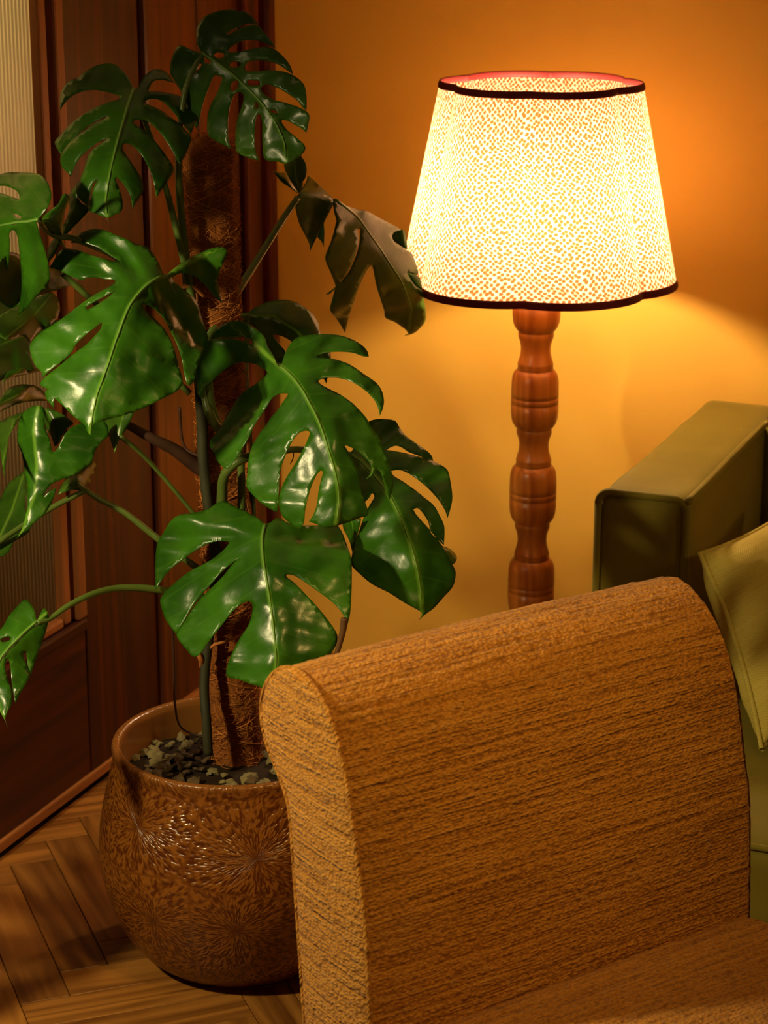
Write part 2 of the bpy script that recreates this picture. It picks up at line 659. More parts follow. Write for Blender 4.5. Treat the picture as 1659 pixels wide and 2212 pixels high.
inv = Matrix.Rotation(-ROOM_ROT, 4, 'Z')
for n_, (w, P, k) in enumerate(cand[:290]):
    # trim planks that would run into the walls: keep those whose ends stay inside
    dd = d1 if k == 0 else d2
    ends = [P + dd * (s * PL / 2) for s in (-1, 1)]
    if plank_me is None:
        o = from_bm('plank', bmp, M['floor_wood'], floor, False)
        plank_me = o.data
    else:
        o = bpy.data.objects.new('plank', plank_me)
        link(o, floor)
    lp = inv @ P
    o.location = (lp.x, lp.y, -0.0004 * random.random())
    o.rotation_euler = (0, 0, (D1 if k == 0 else D1 - PI / 2) - ROOM_ROT)

# --- back wall (ochre plaster)
struct('wall_back', rbox_bm(BW, BW + 0.12, -2.2, LW + 0.12, 0.0002, 2.6, 0), M['wall'])

struct('ceiling', rbox_bm(-0.6, BW, -2.2, LW + 0.1, 2.28, 2.38, 0), M['ceiling'])
# --- left wall: backing slab and its upright boards
wl = struct('wall_left', rbox_bm(3.13, BW, LW + 0.030, LW + 0.13, 0.0, 2.6, 0), M['gap'])


def board(x0, x1, y0, z0, z1, mat, name='board', bev=0.003, parent=None, thick=None):
    y1 = LW + 0.032 if thick is None else y0 + thick
    return from_bm(name, rbox_bm(x0, x1, y0, y1, z0, z1, bev, 2), mat, parent or wl, False)


board(3.262, 3.388, LW + 0.010, 0.0, 2.6, M['dark_wood'])
board(3.392, 3.437, LW + 0.000, 0.0, 2.6, M['brown_wood'], 'bead', 0.008)
board(3.440, 3.606, LW + 0.012, 0.0, 2.6, M['brown_wood'])
board(3.609, 3.770, LW + 0.012, 0.0, 2.6, M['brown_wood'])
board(3.774, 3.836, LW - 0.002, 0.0, 2.6, M['red_wood'], 'trim_strip', 0.008)
board(3.839, 3.859, LW + 0.018, 0.0, 2.6, M['dark_wood'], 'trim_strip')
board(3.861, 3.898, LW - 0.006, 0.0, 2.6, M['red_wood'], 'trim_strip', 0.008)

# --- glazed door in the left wall
door = struct('door_1', rbox_bm(3.121, 3.250, LW + 0.000, LW + 0.045, 0.034, 2.2, 0.003), M['red_wood'])
from_bm('bottom_rail', rbox_bm(2.25, 3.1205, LW + 0.001, LW + 0.045, 0.034, 0.300, 0.003), M['rail_wood'], door, False)
board(3.092, 3.120, LW - 0.006, 0.320, 2.2, M['edge_wood'], 'moulding', 0.005, door, 0.045)
from_bm('moulding', rbox_bm(2.25, 3.120, LW - 0.006, LW + 0.04, 0.2965, 0.3195, 0.006), M['rail_wood'], door, False)
board(3.056, 3.080, LW + 0.002, 0.322, 2.2, M['edge_wood'], 'glazing_bead', 0.004, door, 0.03)
from_bm('glazing_bead', rbox_bm(2.25, 3.055, LW + 0.002, LW + 0.03, 0.320, 0.336, 0.004), M['edge_wood'], door, False)
from_bm('rebate_shadow', rbox_bm(3.0805, 3.0915, LW + 0.022, LW + 0.05, 0.322, 2.2, 0.0), M['gap'], door, False)  # near-black strip set where the door joint lies in shade
# reeded pane: fluted sheet
vs, fs = [], []
nx = 420
for i in range(nx + 1):
    x = 2.25 + (3.0555 - 2.25) * i / nx
    y = LW + 0.017 + 0.0006 * math.cos(2 * PI * x / 0.0105)
    for z in (0.325, 0.8, 1.3, 2.2):
        vs.append((x, y, z))
for i in range(nx):
    for k in range(3):
        a = i * 4 + k
        fs.append((a, a + 4, a + 5, a + 1))
obj('pane', vs, fs, M['glass'], door)
# weather strip along the foot of the wall and a near-black strip as shade beneath it
tr1 = struct('trim_1', rbox_bm(2.25, 3.888, LW - 0.004, LW + 0.028, 0.0145, 0.0335, 0.003), M['sill_wood'])
struct('gap_shadow', rbox_bm(2.25, 3.89, LW + 0.004, LW + 0.03, 0.0005, 0.0140, 0), M['gap'])  # shade under the strip, put in as a near-black box
# hallway behind the door: far wall and floor
struct('wall_hallway', rbox_bm(1.8, 3.9, LW + 1.0, LW + 1.08, 0.0, 2.5, 0), M['wall'])

# ================================================================== FLOOR LAMP
lampx, lampy = 0.2575, 3.73
lamp = thing('floor_lamp', 'turned pine floor lamp with glowing scalloped dotted shade, against the ochre wall', 'lamp', (lampx, lampy, 0))
unit = [(0, .0290), (-.002, .0325), (-.006, .0362), (-.012, .0388), (-.022, .0402), (-.040, .0406), (-.0475, .0406), (-.0480, .0398), (-.0486, .0398), (-.0491, .0406),
        (-.0585, .0406), (-.0590, .0398), (-.0596, .0398), (-.0601, .0406), (-.075, .0405), (-.086, .0395), (-.094, .0372), (-.100, .0335), (-.1035, .0300),
        (-.105, .0297), (-.1055, .0300), (-.110, .0302), (-.1135, .0300), (-.120, .0275), (-.128, .0257), (-.136, .0252), (-.144, .0260), (-.152, .0282), (-.158, .0301), (-.1595, .0306), (-.1605, .0303), (-.166, .0304), (-.1685, .0300)]
prof = [(0.0, .900), (.020, .900), (.024, .893)]
for k in range(5):
    z0 = .8835 - .169 * k
    prof += [(r, z0 + dz) for dz, r in unit]
prof += [(.036, .036), (.045, .032)]
prof = [(r, z) for r, z in prof if z >= 0.03]
lathe('post', prof, M['lamp_wood'], lamp, 56)
lathe('base', [(.0, .034), (.045, .034), (.060, .030), (.110, .026), (.128, .020), (.135, .012), (.135, .002), (.130, 0.0), (0, 0)], M['lamp_wood'], lamp, 64)
lathe('socket', [(0, .955), (.016, .955), (.018, .950), (.018, .915), (.021, .912), (.021, .8995), (0, .8995)], M['brass'], lamp, 32)
bulb_prof = [(0, .954)] + [(0.014, .955), (.016, .962)] + [(.032 * math.sin(t), .992 - .032 * math.cos(t)) for t in np.linspace(0.6, PI - 0.02, 16)] + [(0, 1.0241)]
lathe('bulb', bulb_prof, M['bulb'], lamp, 32)

ZB, ZT = 0.868, 1.192
RB, RT = 0.2300, 0.1655
CUSP0 = math.radians(-90 - 10)      # a cusp just left of the side facing the camera


def scal(t):
    x = abs(math.sin(3 * (t - CUSP0)))
    return 1.0 - 0.095 * (1 - x ** 0.7) + 0.012 * x


def shade_r(t, z):
    k = (z - ZB) / (ZT - ZB)
    return (RB + (RT - RB) * k) * scal(t)


n, m = 288, 24
vs, fs, uvs = [], [], []
for i in range(m + 1):
    z = ZB + (ZT - ZB) * i / m
    for k in range(n + 1):
        t = 2 * PI * k / n + 0.9
        r = shade_r(t, z)
        vs.append((r * math.cos(t), r * math.sin(t), z))
        uvs.append((k / n * 2 * PI * 0.197, (z - ZB) * 1.02))
for i in range(m):
    for k in range(n):
        a = i * (n + 1) + k
        fs.append((a, a + 1, a + n + 2, a + n + 1))
shade = obj('lamp_shade', vs, fs, M['shade'], lamp, uvs=uvs)


def shade_trim(zc, hh):
    """bias tape folded over the rim"""
    vs, fs = [], []
    ring = []
    for k in range(14):
        a = 2 * PI * k / 14
        ring.append((0.0022 * math.cos(a) * (1.0), hh * math.copysign(abs(math.sin(a)) ** 0.7, math.sin(a))))
    for k in range(n):
        t = 2 * PI * k / n + 0.9
        for dr, dz in ring:
            r = shade_r(t, zc + dz) + dr
            vs.append((r * math.cos(t), r * math.sin(t), zc + dz))
    q = len(ring)
    for k in range(n):
        for j in range(q):
            a = k * q + j
            b = k * q + (j + 1) % q
            c = ((k + 1) % n) * q
            fs.append((a, b, c + (j + 1) % q, c + j))
    return obj('shade_trim', vs, fs, M['trim'], shade)


shade_trim(ZT, 0.0060)
shade_trim(ZB, 0.0065)
# spider ring and struts carrying the shade
for k in range(3):
    t = CUSP0 + PI / 3 + k * 2 * PI / 3
    r = shade_r(t, 0.905) - .002
    tube('shade_strut', [(0.018 * math.cos(t), 0.018 * math.sin(t), .911), (r * math.cos(t), r * math.sin(t), .905)], 0.0016, M['brass'], lamp, 8, sub=1)

# ================================================================== POT, SOIL, PLANT
PC = Vector((-0.2150, 3.0050, 0.0))
pot = thing('plant_pot', 'round amber glazed plant pot with carved starburst strokes, standing on the parquet', 'pot', PC)
pprof = [(0.0, 0.0), (.085, 0.0), (.112, .003), (.130, .012), (.150, .030), (.168, .055), (.182, .085), (.192, .115), (.198, .145), (.2005, .170), (.2000, .195), (.1970, .220), (.1925, .245), (.1868, .270),
         (.1808, .295), (.1770, .312), (.1755, .322), (.1765, .330), (.1770, .336), (.1752, .3405), (.171, .342), (.1665, .3405), (.1635, .336), (.162, .328), (.1615, .30), (.160, .25)]
# resample densely outside
seg = []
for i in range(len(pprof) - 1):
    p0 = pprof[max(i - 1, 0)]; p1 = pprof[i]; p2 = pprof[i + 1]; p3 = pprof[min(i + 2, len(pprof) - 1)]
    for k in range(4):
        t = k / 4
        f_ = lambda a, b, c, d: 0.5 * (2 * b + (c - a) * t + (2 * a - 5 * b + 4 * c - d) * t * t + (3 * b - a - 3 * c + d) * t ** 3)
        seg.append((max(0.0, f_(p0[0], p1[0], p2[0], p3[0])), max(0.0, f_(p0[1], p1[1], p2[1], p3[1]))))
seg.append(pprof[-1])
n = 128
vs, fs, uvs = [], [], []
s = 0.0
for i, (r, z) in enumerate(seg):
    if i:
        s += math.hypot(r - seg[i - 1][0], z - seg[i - 1][1])
    for k in range(n + 1):
        t = 2 * PI * k / n + 1.4
        vs.append((r * math.cos(t), r * math.sin(t), z))
        uvs.append((k / n * 2 * PI * 0.185, s))
for i in range(len(seg) - 1):
    for k in range(n):
        a = i * (n + 1) + k
        fs.append((a, a + 1, a + n + 2, a + n + 1))
obj('pot_body', vs, fs, M['pot'], pot, uvs=uvs)

mixr = thing('potting_mix', 'dark potting mix topped with pale stone and bark chips inside the amber pot', 'soil', PC + Vector((0, 0, 0.280)))
vs, fs = [(0, 0, .018)], []
for i in range(1, 15):
    r = .1605 * i / 14
    for k in range(56):
        t = 2 * PI * k / 56
        hh = .018 - .010 * (i / 14) ** 2 + .006 * noise.noise(Vector((r * math.cos(t) * 40, r * math.sin(t) * 40, 3.3)))
        vs.append((r * math.cos(t), r * math.sin(t), hh))
for k in range(56):
    fs.append((0, 1 + k, 1 + (k + 1) % 56))
for i in range(13):
    for k in range(56):
        a = 1 + i * 56 + k
        b = 1 + i * 56 + (k + 1) % 56
        fs.append((a, a + 56, b + 56, b))
obj('soil_surface', vs, fs, M['soil'], mixr)
chip_me = []
for k in range(7):
    bm = bmesh.new()
    bmesh.ops.create_icosphere(bm, subdivisions=1, radius=1.0)
    for v in bm.verts:
        v.co *= 0.72 + 0.5 * random.random()
        v.co.x *= 1.25
        v.co.z *= 0.55
    me = bpy.data.meshes.new('gravel_chip')
    bm.to_mesh(me)
    bm.free()
    me.materials.append(M['chip'] if k < 5 else M['chip_dark'])
    chip_me.append(me)
for k in range(300):
    t = random.random() * 2 * PI
    r = .156 * math.sqrt(random.random())
    if r < 0.042:
        continue
    x, y = r * math.cos(t), r * math.sin(t)
    bare = noise.noise(Vector((x * 16, y * 16, 1.7)))
    mi = random.randrange(5) if bare > -0.12 else random.choice((5, 6))
    o = bpy.data.objects.new('gravel_chip', chip_me[mi])
    link(o, mixr)
    sc = random.uniform(.0045, .0095)
    o.location = (x, y, .018 - .010 * (r / .16) ** 2 + .0035 + .003 * random.random())
    o.rotation_euler = (random.uniform(-.6, .6), random.uniform(-.6, .6), random.uniform(0, 6.3))
    o.scale = (sc, sc, sc)

plant = thing('monstera_plant', 'tall monstera with big split green leaves climbing a coir pole in the amber pot', 'plant', PC + Vector((0, 0, 0.288)))
PB = PC + Vector((0, 0, 0.288))

# --- coir pole
P_BOT = Vector((-0.2130, 3.035, 0.262))
P_TOP = at(449, 292, 3.05)
pole_axis = (P_TOP - P_BOT)
nz, nk = 90, 40
vs, fs = [], []
e1 = pole_axis.cross(Vector((0, 1, 0))).normalized()
e2 = pole_axis.cross(e1).normalized()
for i in range(nz + 1):
    k = i / nz
    c = P_BOT + pole_axis * k - PB
    r0 = .0355 - .004 * k
    if k > 0.97:
        r0 *= math.sqrt(max(0.05, 1 - ((k - .97) / .03) ** 2))
    for j in range(nk):
        t = 2 * PI * j / nk
        nn = noise.noise(Vector((math.cos(t) * 2.5, math.sin(t) * 2.5, k * 34))) * .0030 + noise.noise(Vector((math.cos(t) * 6, math.sin(t) * 6, k * 90))) * .0018
        vs.append(c + (e1 * math.cos(t) + e2 * math.sin(t)) * (r0 + nn))
for i in range(nz):
    for j in range(nk):
        a = i * nk + j
        b = i * nk + (j + 1) % nk
        fs.append((a, b, b + nk, a + nk))
fs.append(tuple(range(nz * nk, nz * nk + nk)))
pole = obj('coir_pole', vs, fs, M['coir'], plant)
# loose fibres on it
vs, fs = [], []
for q in range(4600):
    k = random.random() ** 0.9
    t = random.random() * 2 * PI
    r0 = .0355 - .004 * k
    L = random.uniform(.012, .045)
    dt = random.uniform(-1.0, 1.0) * L / r0
    dk = random.uniform(-.6, .6) * L / pole_axis.length
    lift = random.uniform(.000, .006)
    w = random.uniform(.00022, .0005)
    pts = []
    for j in range(5):
        x = j / 4
        rr = r0 + .001 + lift * math.sin(x * PI) + (lift * 0.8 * x if random.random() < .3 else 0)
        tt = t + dt * x
        kk = min(max(k + dk * x + .002 * random.uniform(-1, 1), 0.02), 1.0)
        pts.append((P_BOT + pole_axis * kk - PB) + (e1 * math.cos(tt) + e2 * math.sin(tt)) * rr)
    for j in range(5):
        d = (pts[min(j + 1, 4)] - pts[max(j - 1, 0)]).normalized()
        u = d.cross(Vector((0.2, 0.9, 0.3))).normalized() * w
        v = d.cross(u).normalized() * w
        for a in (0, 2 * PI / 3, 4 * PI / 3):
            vs.append(pts[j] + u * math.cos(a) + v * math.sin(a))
    b0 = len(vs) - 15
    for j in range(4):
        for c in range(3):
            a = b0 + j * 3 + c
            b = b0 + j * 3 + (c + 1) % 3
            fs.append((a, b, b + 3, a + 3))
fo = obj('fibre', vs, fs, M['fibre'], pole)
fo['kind'] = 'stuff'
# cross-wound twine
for sgn in (1, -1):
    pts = []
    for i in range(140):
        k = 0.03 + .94 * i / 139
        t = sgn * k * 2 * PI * 11 + 1.0
        pts.append((P_BOT + pole_axis * k - PB) + (e1 * math.cos(t) + e2 * math.sin(t)) * (.0375 - .004 * k))
    tube('twine', pts, .0008, M['fibre'], pole, 5, sub=2)


# --- leaves
def smooth_closed(pts, sub=3):
    out = []
    N = len(pts)
    for i in range(N):
        p0, p1, p2, p3 = (Vector(pts[(i + k) % N]) for k in (-1, 0, 1, 2))
        # keep sharp tips sharp
        d1_, d2_ = (p1 - p0), (p2 - p1)
        c1 = d1_.normalized().dot(d2_.normalized()) if d1_.length > 0 and d2_.length > 0 else 1
        d3_ = (p3 - p2)
        c2 = d2_.normalized().dot(d3_.normalized()) if d3_.length > 0 and d2_.length > 0 else 1
        m1 = (p2 - p0) * 0.5 if c1 > -0.2 else d2_ * 0.6
        m2 = (p3 - p1) * 0.5 if c2 > -0.2 else d2_ * 0.6
        lim = d2_.length
        if m1.length > lim: m1 = m1.normalized() * lim
        if m2.length > lim: m2 = m2.normalized() * lim
        for k in range(sub):
            t = k / sub
            t2, t3 = t * t, t ** 3
            out.append(p1 * (2 * t3 - 3 * t2 + 1) + m1 * (t3 - 2 * t2 + t) + p2 * (-2 * t3 + 3 * t2) + m2 * (t3 - t2))
    return out


def inside(px, py, poly):
    x, y = poly[:, 0], poly[:, 1]
    x2, y2 = np.roll(x, -1), np.roll(y, -1)
    px = np.asarray(px)[:, None]
    py = np.asarray(py)[:, None]
    cond = ((y > py) != (y2 > py))
    with np.errstate(divide='ignore', invalid='ignore'):
        xi = (x2 - x) * (py - y) / (y2 - y) + x
    return (np.sum(cond & (px < xi), axis=1) % 2) == 1


def leaf(region, out, mid, Yb, Yt, k=0.0, fold=0.05, curl=0.0, holes=(), mat='leaf', ribs=7, amp=.0022, rib=True, name='leaf', parent=None, scale_mid=1.0):
    """A leaf blade. out / mid / holes are positions measured in a crop of the photo (region = x0, y0, scale); Yb and Yt are the
    distances of leaf base and tip into the room, k the sideways tilt, fold the droop of both halves away from the midrib."""
    x0, y0, sc = region
    cv = lambda L: [(x0 + p[0] / sc, y0 + p[1] / sc) for p in L]
    outl = smooth_closed(cv(out), 3)
    hol = [smooth_closed(cv(h), 3) for h in holes]
    mp = np.array(cv(mid))
    mseg = np.linalg.norm(np.diff(mp, axis=0), axis=1)
    mcum = np.concatenate([[0], np.cumsum(mseg)])
    Lm = mcum[-1]
    opoly = np.array([(p.x, p.y) for p in outl])
    hpolys = [np.array([(p.x, p.y) for p in h]) for h in hol]
    # interior points
    step = 9.0
    xs = np.arange(opoly[:, 0].min(), opoly[:, 0].max(), step)
    ys = np.arange(opoly[:, 1].min(), opoly[:, 1].max(), step * .87)
    gx, gy = np.meshgrid(xs, ys)
    gx = gx + (np.arange(len(ys)) % 2)[:, None] * step * .5
    gp = np.stack([gx.ravel(), gy.ravel()], 1)
    ok = inside(gp[:, 0], gp[:, 1], opoly)
    for h in hpolys:
        ok &= ~inside(gp[:, 0], gp[:, 1], h)
    gp = gp[ok]
    allb = np.concatenate([opoly] + hpolys)
    dmin = np.min(np.hypot(gp[:, None, 0] - allb[None, :, 0], gp[:, None, 1] - allb[None, :, 1]), axis=1)
    gp = gp[dmin > 3.5]
    verts = [Vector((p[0], p[1])) for p in allb] + [Vector((p[0], p[1])) for p in gp]
    edges = []
    o_ = 0
    for L in [opoly] + hpolys:
        N = len(L)
        edges += [(o_ + i, o_ + (i + 1) % N) for i in range(N)]
        o_ += N
    rv, re, rf, _, _, _ = geometry.delaunay_2d_cdt(verts, edges, [], 0, 0.02)
    V2 = np.array([(v.x, v.y) for v in rv])
    F = np.array([f for f in rf if len(f) == 3])
    cen = V2[F].mean(axis=1)
    okf = inside(cen[:, 0], cen[:, 1], opoly)
    for h in hpolys:
        okf &= ~inside(cen[:, 0], cen[:, 1], h)
    F = F[okf]
    used = np.unique(F)
    remap = -np.ones(len(V2), dtype=int)
    remap[used] = np.arange(len(used))
    V2 = V2[used]
    F = remap[F]

    def coords(Q):
        best = np.full(len(Q), 1e9)
        S = np.zeros(len(Q))
        D = np.zeros(len(Q))
        for i in range(len(mseg)):
            a, b = mp[i], mp[i + 1]
            ab = b - a
            l2 = ab @ ab
            t = ((Q - a) @ ab) / l2
            lo = 0.0 if i > 0 else -3.0
            hi = 1.0 if i < len(mseg) - 1 else 4.0
            t = np.clip(t, lo, hi)
            pr = a + t[:, None] * ab
            d = np.linalg.norm(Q - pr, axis=1)
            sd = (ab[0] * (Q[:, 1] - a[1]) - ab[1] * (Q[:, 0] - a[0]))
            upd = d < best
            best[upd] = d[upd]
            S[upd] = ((mcum[i] + t * mseg[i]) / Lm)[upd]
            D[upd] = (np.sign(sd) * d)[upd]
        return S, D

    def depth(Q):
        S, D = coords(Q)
        Sc = np.clip(S, -0.6, 1.3)
        q = np.abs(D) / Lm
        Y = Yb + (Yt - Yb) * Sc * scale_mid + k * D / Lm
        Y = Y + fold * (np.sqrt(q * q + .0016) - .04) + curl * Sc * Sc
        sv = Sc - .45 * q
        Y = Y + .18 * amp * np.cos(2 * PI * (ribs * sv + 1.5 * S * q)) * np.clip(q / .10, 0, 1) * (.5 + np.sin(5 * S + 7 * D / Lm))
        Y = Y + np.array([noise.noise(Vector((p[0] * .020, p[1] * .020, x0 * .13))) for p in Q]) * .006 + np.array([noise.noise(Vector((p[0] * .045, p[1] * .045, 3 + x0 * .13))) for p in Q]) * .0022 * np.exp(-(q / .16) ** 2)
        return Y, S, D

    Y, S, D = depth(V2)
    pts = [at(p[0], p[1], y) - PB for p, y in zip(V2, Y)]
    uvs = [(s_, d_ / Lm) for s_, d_ in zip(S, D)]
    F = F[:, ::-1]                                       # image y runs down
    o = obj(name, pts, F.tolist(), M[mat], parent or plant, uvs=uvs)
    so = o.modifiers.new('thickness', 'SOLIDIFY')
    so.thickness = .0007
    so.offset = 0
    if rib:
        n_ = 16
        tt = np.linspace(0, Lm * .97, n_)
        mq = np.stack([np.interp(tt, mcum, mp[:, 0]), np.interp(tt, mcum, mp[:, 1])], 1)
        Ym, _, _ = depth(mq)
        P = [at(p[0], p[1], y - .0012) - PB for p, y in zip(mq, Ym)]
        R = [.0021 * (1 - .75 * i / (n_ - 1)) for i in range(n_)]
        tube('midrib', P, R, M['midrib'], o, 6, sub=2)
    return o


S4 = 1659 / 415.0
R1 = (330, 0, S4); R2 = (100, 120, S4); R3 = (0, 350, S4); R4 = (60, 480, S4); R5 = (415, 640, S4)
R6 = (620, 880, S4); R7 = (330, 1070, 1659 / 450.0); R8 = (560, 320, S4); R9 = (0, 780, S4); R10 = (0, 1250, S4)

# top leaf
leaf(R1, [(415,440),(385,380),(375,300),(390,220),(420,170),(480,125),(570,95),(690,78),(735,98),(790,98),(860,145),(910,205),(870,205),(800,210),(720,243),(650,282),(640,297),(670,290),(740,250),(820,220),(905,215),
 (960,280),(1010,330),(1060,415),(1000,385),(930,358),(850,345),(760,360),(690,395),(660,430),(665,452),(720,450),(800,435),(900,412),(990,405),(1060,430),(1130,490),(1190,570),(1210,640),
 (1150,600),(1080,555),(1000,528),(900,518),(830,535),(795,570),(800,605),(850,618),(930,612),(1030,606),(1130,618),(1205,645),(1270,690),(1310,740),(1330,850),(1328,950),(1300,935),(1250,870),(1150,800),(1070,755),(990,728),(945,745),(935,775),(970,820),(1040,860),(1140,885),(1230,915),(1310,950),
 (1345,980),(1353,1020),(1340,1090),(1325,1150),(1300,1120),(1230,1080),(1160,1040),(1120,1035),(1115,1060),(1160,1120),(1230,1180),(1300,1240),(1318,1280),(1300,1320),(1240,1370),(1150,1415),(1080,1395),(975,1380),
 (952,1300),(947,1150),(945,1050),(930,990),(910,985),(890,1030),(880,1150),(885,1280),(920,1388),(850,1370),(780,1345),(735,1318),(718,1290),(715,1150),(730,1030),(770,920),(787,830),(765,798),(725,800),(690,850),(660,950),(650,1060),(650,1180),(672,1285),
 (600,1245),(540,1215),(485,1175),(470,1110),(475,1000),(505,900),(560,790),(598,690),(590,658),(530,655),(500,720),(460,820),(420,950),(395,1080),(375,1115),(330,1000),(280,850),(200,720),(160,650),(150,600),(170,480),(230,390),(330,430),(425,468)],
 [(430,455),(560,545),(700,650),(850,790),(960,910),(1060,1060),(1140,1230),(1150,1400)], 2.965, 2.915, k=.05, fold=.05,
 holes=[[(530,475),(555,455),(610,460),(615,490),(560,505)],[(665,560),(700,530),(765,545),(740,575),(690,585)],[(820,695),(915,697),(920,735),(830,735)],[(680,780),(675,740),(700,700),(740,700),(735,750),(700,785)],
        [(445,490),(500,530),(490,548),(450,540)],[(885,885),(910,890),(910,935),(885,935)],[(1010,950),(1050,950),(1085,975),(1040,975)],[(380,560),(430,550),(400,600),(375,638)]], mat='leaf_dark')
# upper left leaf
leaf(R2, [(745,265),(715,200),(660,130),(600,80),(530,68),(440,85),(360,125),(300,165),(268,198),(210,212),(160,260),(130,310),(118,380),(122,470),(160,410),(220,350),(310,310),(400,295),(500,308),(580,330),(630,350),(635,370),(600,388),(520,410),(420,450),(300,520),(200,600),(120,690),(75,745),(90,800),(125,850),
 (165,790),(230,720),(320,640),(420,575),(500,530),(527,523),(500,547),(420,588),(330,652),(250,705),(180,775),(132,850),(122,900),(135,960),(170,1000),(215,1045),(225,1010),(260,930),(320,850),(380,800),(450,750),(522,712),(500,740),(430,790),(370,850),(345,930),(310,1030),(270,1120),(260,1190),(300,1250),(355,1298),
 (368,1270),(398,1120),(455,1055),(412,1140),(387,1230),(360,1330),(430,1365),(525,1400),(600,1370),(650,1345),(662,1290),(650,1210),(620,1120),(598,1070),(612,1055),(650,1090),(700,1160),(730,1230),(748,1330),(770,1280),(820,1200),(838,1160),(830,1090),(790,1010),(740,930),(690,860),(660,810),(665,770),(700,758),(760,790),(830,870),(880,960),(920,1060),(950,1230),
 (1000,1150),(1060,1070),(1102,990),(1080,930),(1010,830),(930,730),(850,650),(770,600),(752,575),(790,555),(860,560),(940,620),(1010,700),(1080,810),(1130,900),(1155,942),(1200,860),(1240,760),(1250,695),(1200,640),(1110,560),(1000,480),(900,430),(840,408),(880,380),(940,375),(1010,400),(1090,480),(1180,590),(1248,680),
 (1290,570),(1300,490),(1270,430),(1190,370),(1080,330),(980,315),(880,308),(900,260),(940,220),(1010,210),(1110,240),(1075,190),(1030,140),(960,118),(900,135),(840,190),(800,260),(780,290)],
 [(757,290),(710,420),(660,590),(610,760),(565,950),(535,1100),(515,1250),(525,1395)], 2.96, 2.76, k=.02, curl=.08, fold=.10)
# left edge leaf and its folded right lobe
cl = leaf(R3, [(335,485),(360,460),(410,390),(440,320),(440,250),(410,180),(370,125),(320,100),(200,90),(80,90),(0,108),(-120,160),(-200,230),(0,205),(60,210),(130,240),(165,280),(168,320),(120,310),(60,285),(0,268),(-80,270),(-250,330),(-330,480),(-300,650),(-200,900),(-60,1100),(0,1145),(30,1090),(65,960),(80,820),(85,700),(80,620),(100,590),(125,590),(150,640),(165,740),(180,880),(188,1060),(175,1200),(160,1318),(220,1270),(320,1160),(400,1080),(428,1020),(428,940),(400,800),(370,700),(340,610),(320,540),(315,515)],
 [(330,492),(260,512),(150,520),(0,548),(-200,590),(-300,640)], 2.80, 2.90, k=.03, fold=.10,
 holes=[[(110,440),(150,450),(187,475),(170,488),(135,475)],[(118,540),(150,530),(130,543)]])
leaf(R3, [(365,490),(420,430),(500,370),(535,300),(555,278),(580,275),(600,300),(592,360),(560,420),(545,500),(540,580),(545,660),(560,720),(595,770),(550,730),(500,675),(450,622),(400,560)],
 [(365,492),(450,470),(520,400),(575,290)], 2.80, 2.78, k=.10, fold=.05, rib=False, name='leaf_lobe', parent=cl, amp=.0006)
# dim leaves behind
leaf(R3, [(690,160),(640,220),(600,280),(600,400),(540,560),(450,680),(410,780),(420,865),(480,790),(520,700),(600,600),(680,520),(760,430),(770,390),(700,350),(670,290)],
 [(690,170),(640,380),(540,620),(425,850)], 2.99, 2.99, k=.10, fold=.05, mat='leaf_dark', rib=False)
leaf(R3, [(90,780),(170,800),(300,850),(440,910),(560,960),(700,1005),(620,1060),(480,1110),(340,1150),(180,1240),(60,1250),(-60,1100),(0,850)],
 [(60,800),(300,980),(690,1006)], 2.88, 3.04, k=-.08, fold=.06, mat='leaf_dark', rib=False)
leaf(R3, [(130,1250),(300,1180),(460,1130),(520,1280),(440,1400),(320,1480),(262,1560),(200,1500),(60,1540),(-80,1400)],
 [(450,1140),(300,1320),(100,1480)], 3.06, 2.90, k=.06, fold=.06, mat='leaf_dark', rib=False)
# the big glossy leaf
leaf(R4, [(1160,420),(1130,350),(1080,270),(1030,215),(990,200),(940,190),(860,150),(760,110),(680,75),(600,60),(520,70),(450,100),(400,135),(372,178),(440,180),(520,190),(600,215),(680,265),(750,310),(800,335),(730,335),(640,310),(540,280),(440,245),(350,228),(290,240),(250,290),(190,390),(280,420),(380,470),(470,497),(520,480),(590,475),(660,490),(740,497),(758,515),
 (700,560),(620,600),(480,690),(300,830),(180,910),(80,980),(25,1050),(20,1110),(60,1230),(125,1300),(130,1340),(180,1290),(260,1230),(340,1165),(385,1115),(420,1050),(480,990),(560,925),(645,862),(630,920),(580,980),(500,1060),(380,1150),(250,1260),(160,1330),(105,1400),(170,1440),(150,1470),(165,1530),(225,1605),(230,1520),(310,1590),(400,1680),(490,1750),(515,1810),(543,1838),(552,1780),(575,1740),(700,1700),(850,1660),(1000,1605),(1150,1530),(1280,1465),(1335,1400),(1335,1340),(1300,1230),(1270,1110),(1230,1010),(1170,910),(1090,830),(1030,770),(1005,735),(1020,712),(1070,730),(1130,780),(1190,850),(1240,950),(1290,1060),(1330,1180),(1350,1300),(1380,1405),(1430,1380),(1480,1200),(1555,1005),(1540,940),(1500,820),(1470,710),(1430,650),(1370,600),(1300,545),(1250,490),
 (1290,450),(1350,440),(1430,460),(1510,520),(1570,590),(1610,640),(1684,697),(1655,600),(1640,500),(1665,400),(1724,270),(1720,238),(1660,212),(1560,235),(1440,290),(1330,350),(1260,400),(1205,448),(1180,455)],
 [(1172,460),(1050,520),(950,620),(880,720),(830,830),(780,970),(750,1050),(710,1180),(660,1320),(600,1480),(560,1650),(540,1825)], 2.86, 2.62, k=.04, curl=.10, fold=.11,
 holes=[[(765,592),(680,632),(580,684),(500,735),(520,752),(600,712),(690,650)]], amp=.0040, ribs=6)
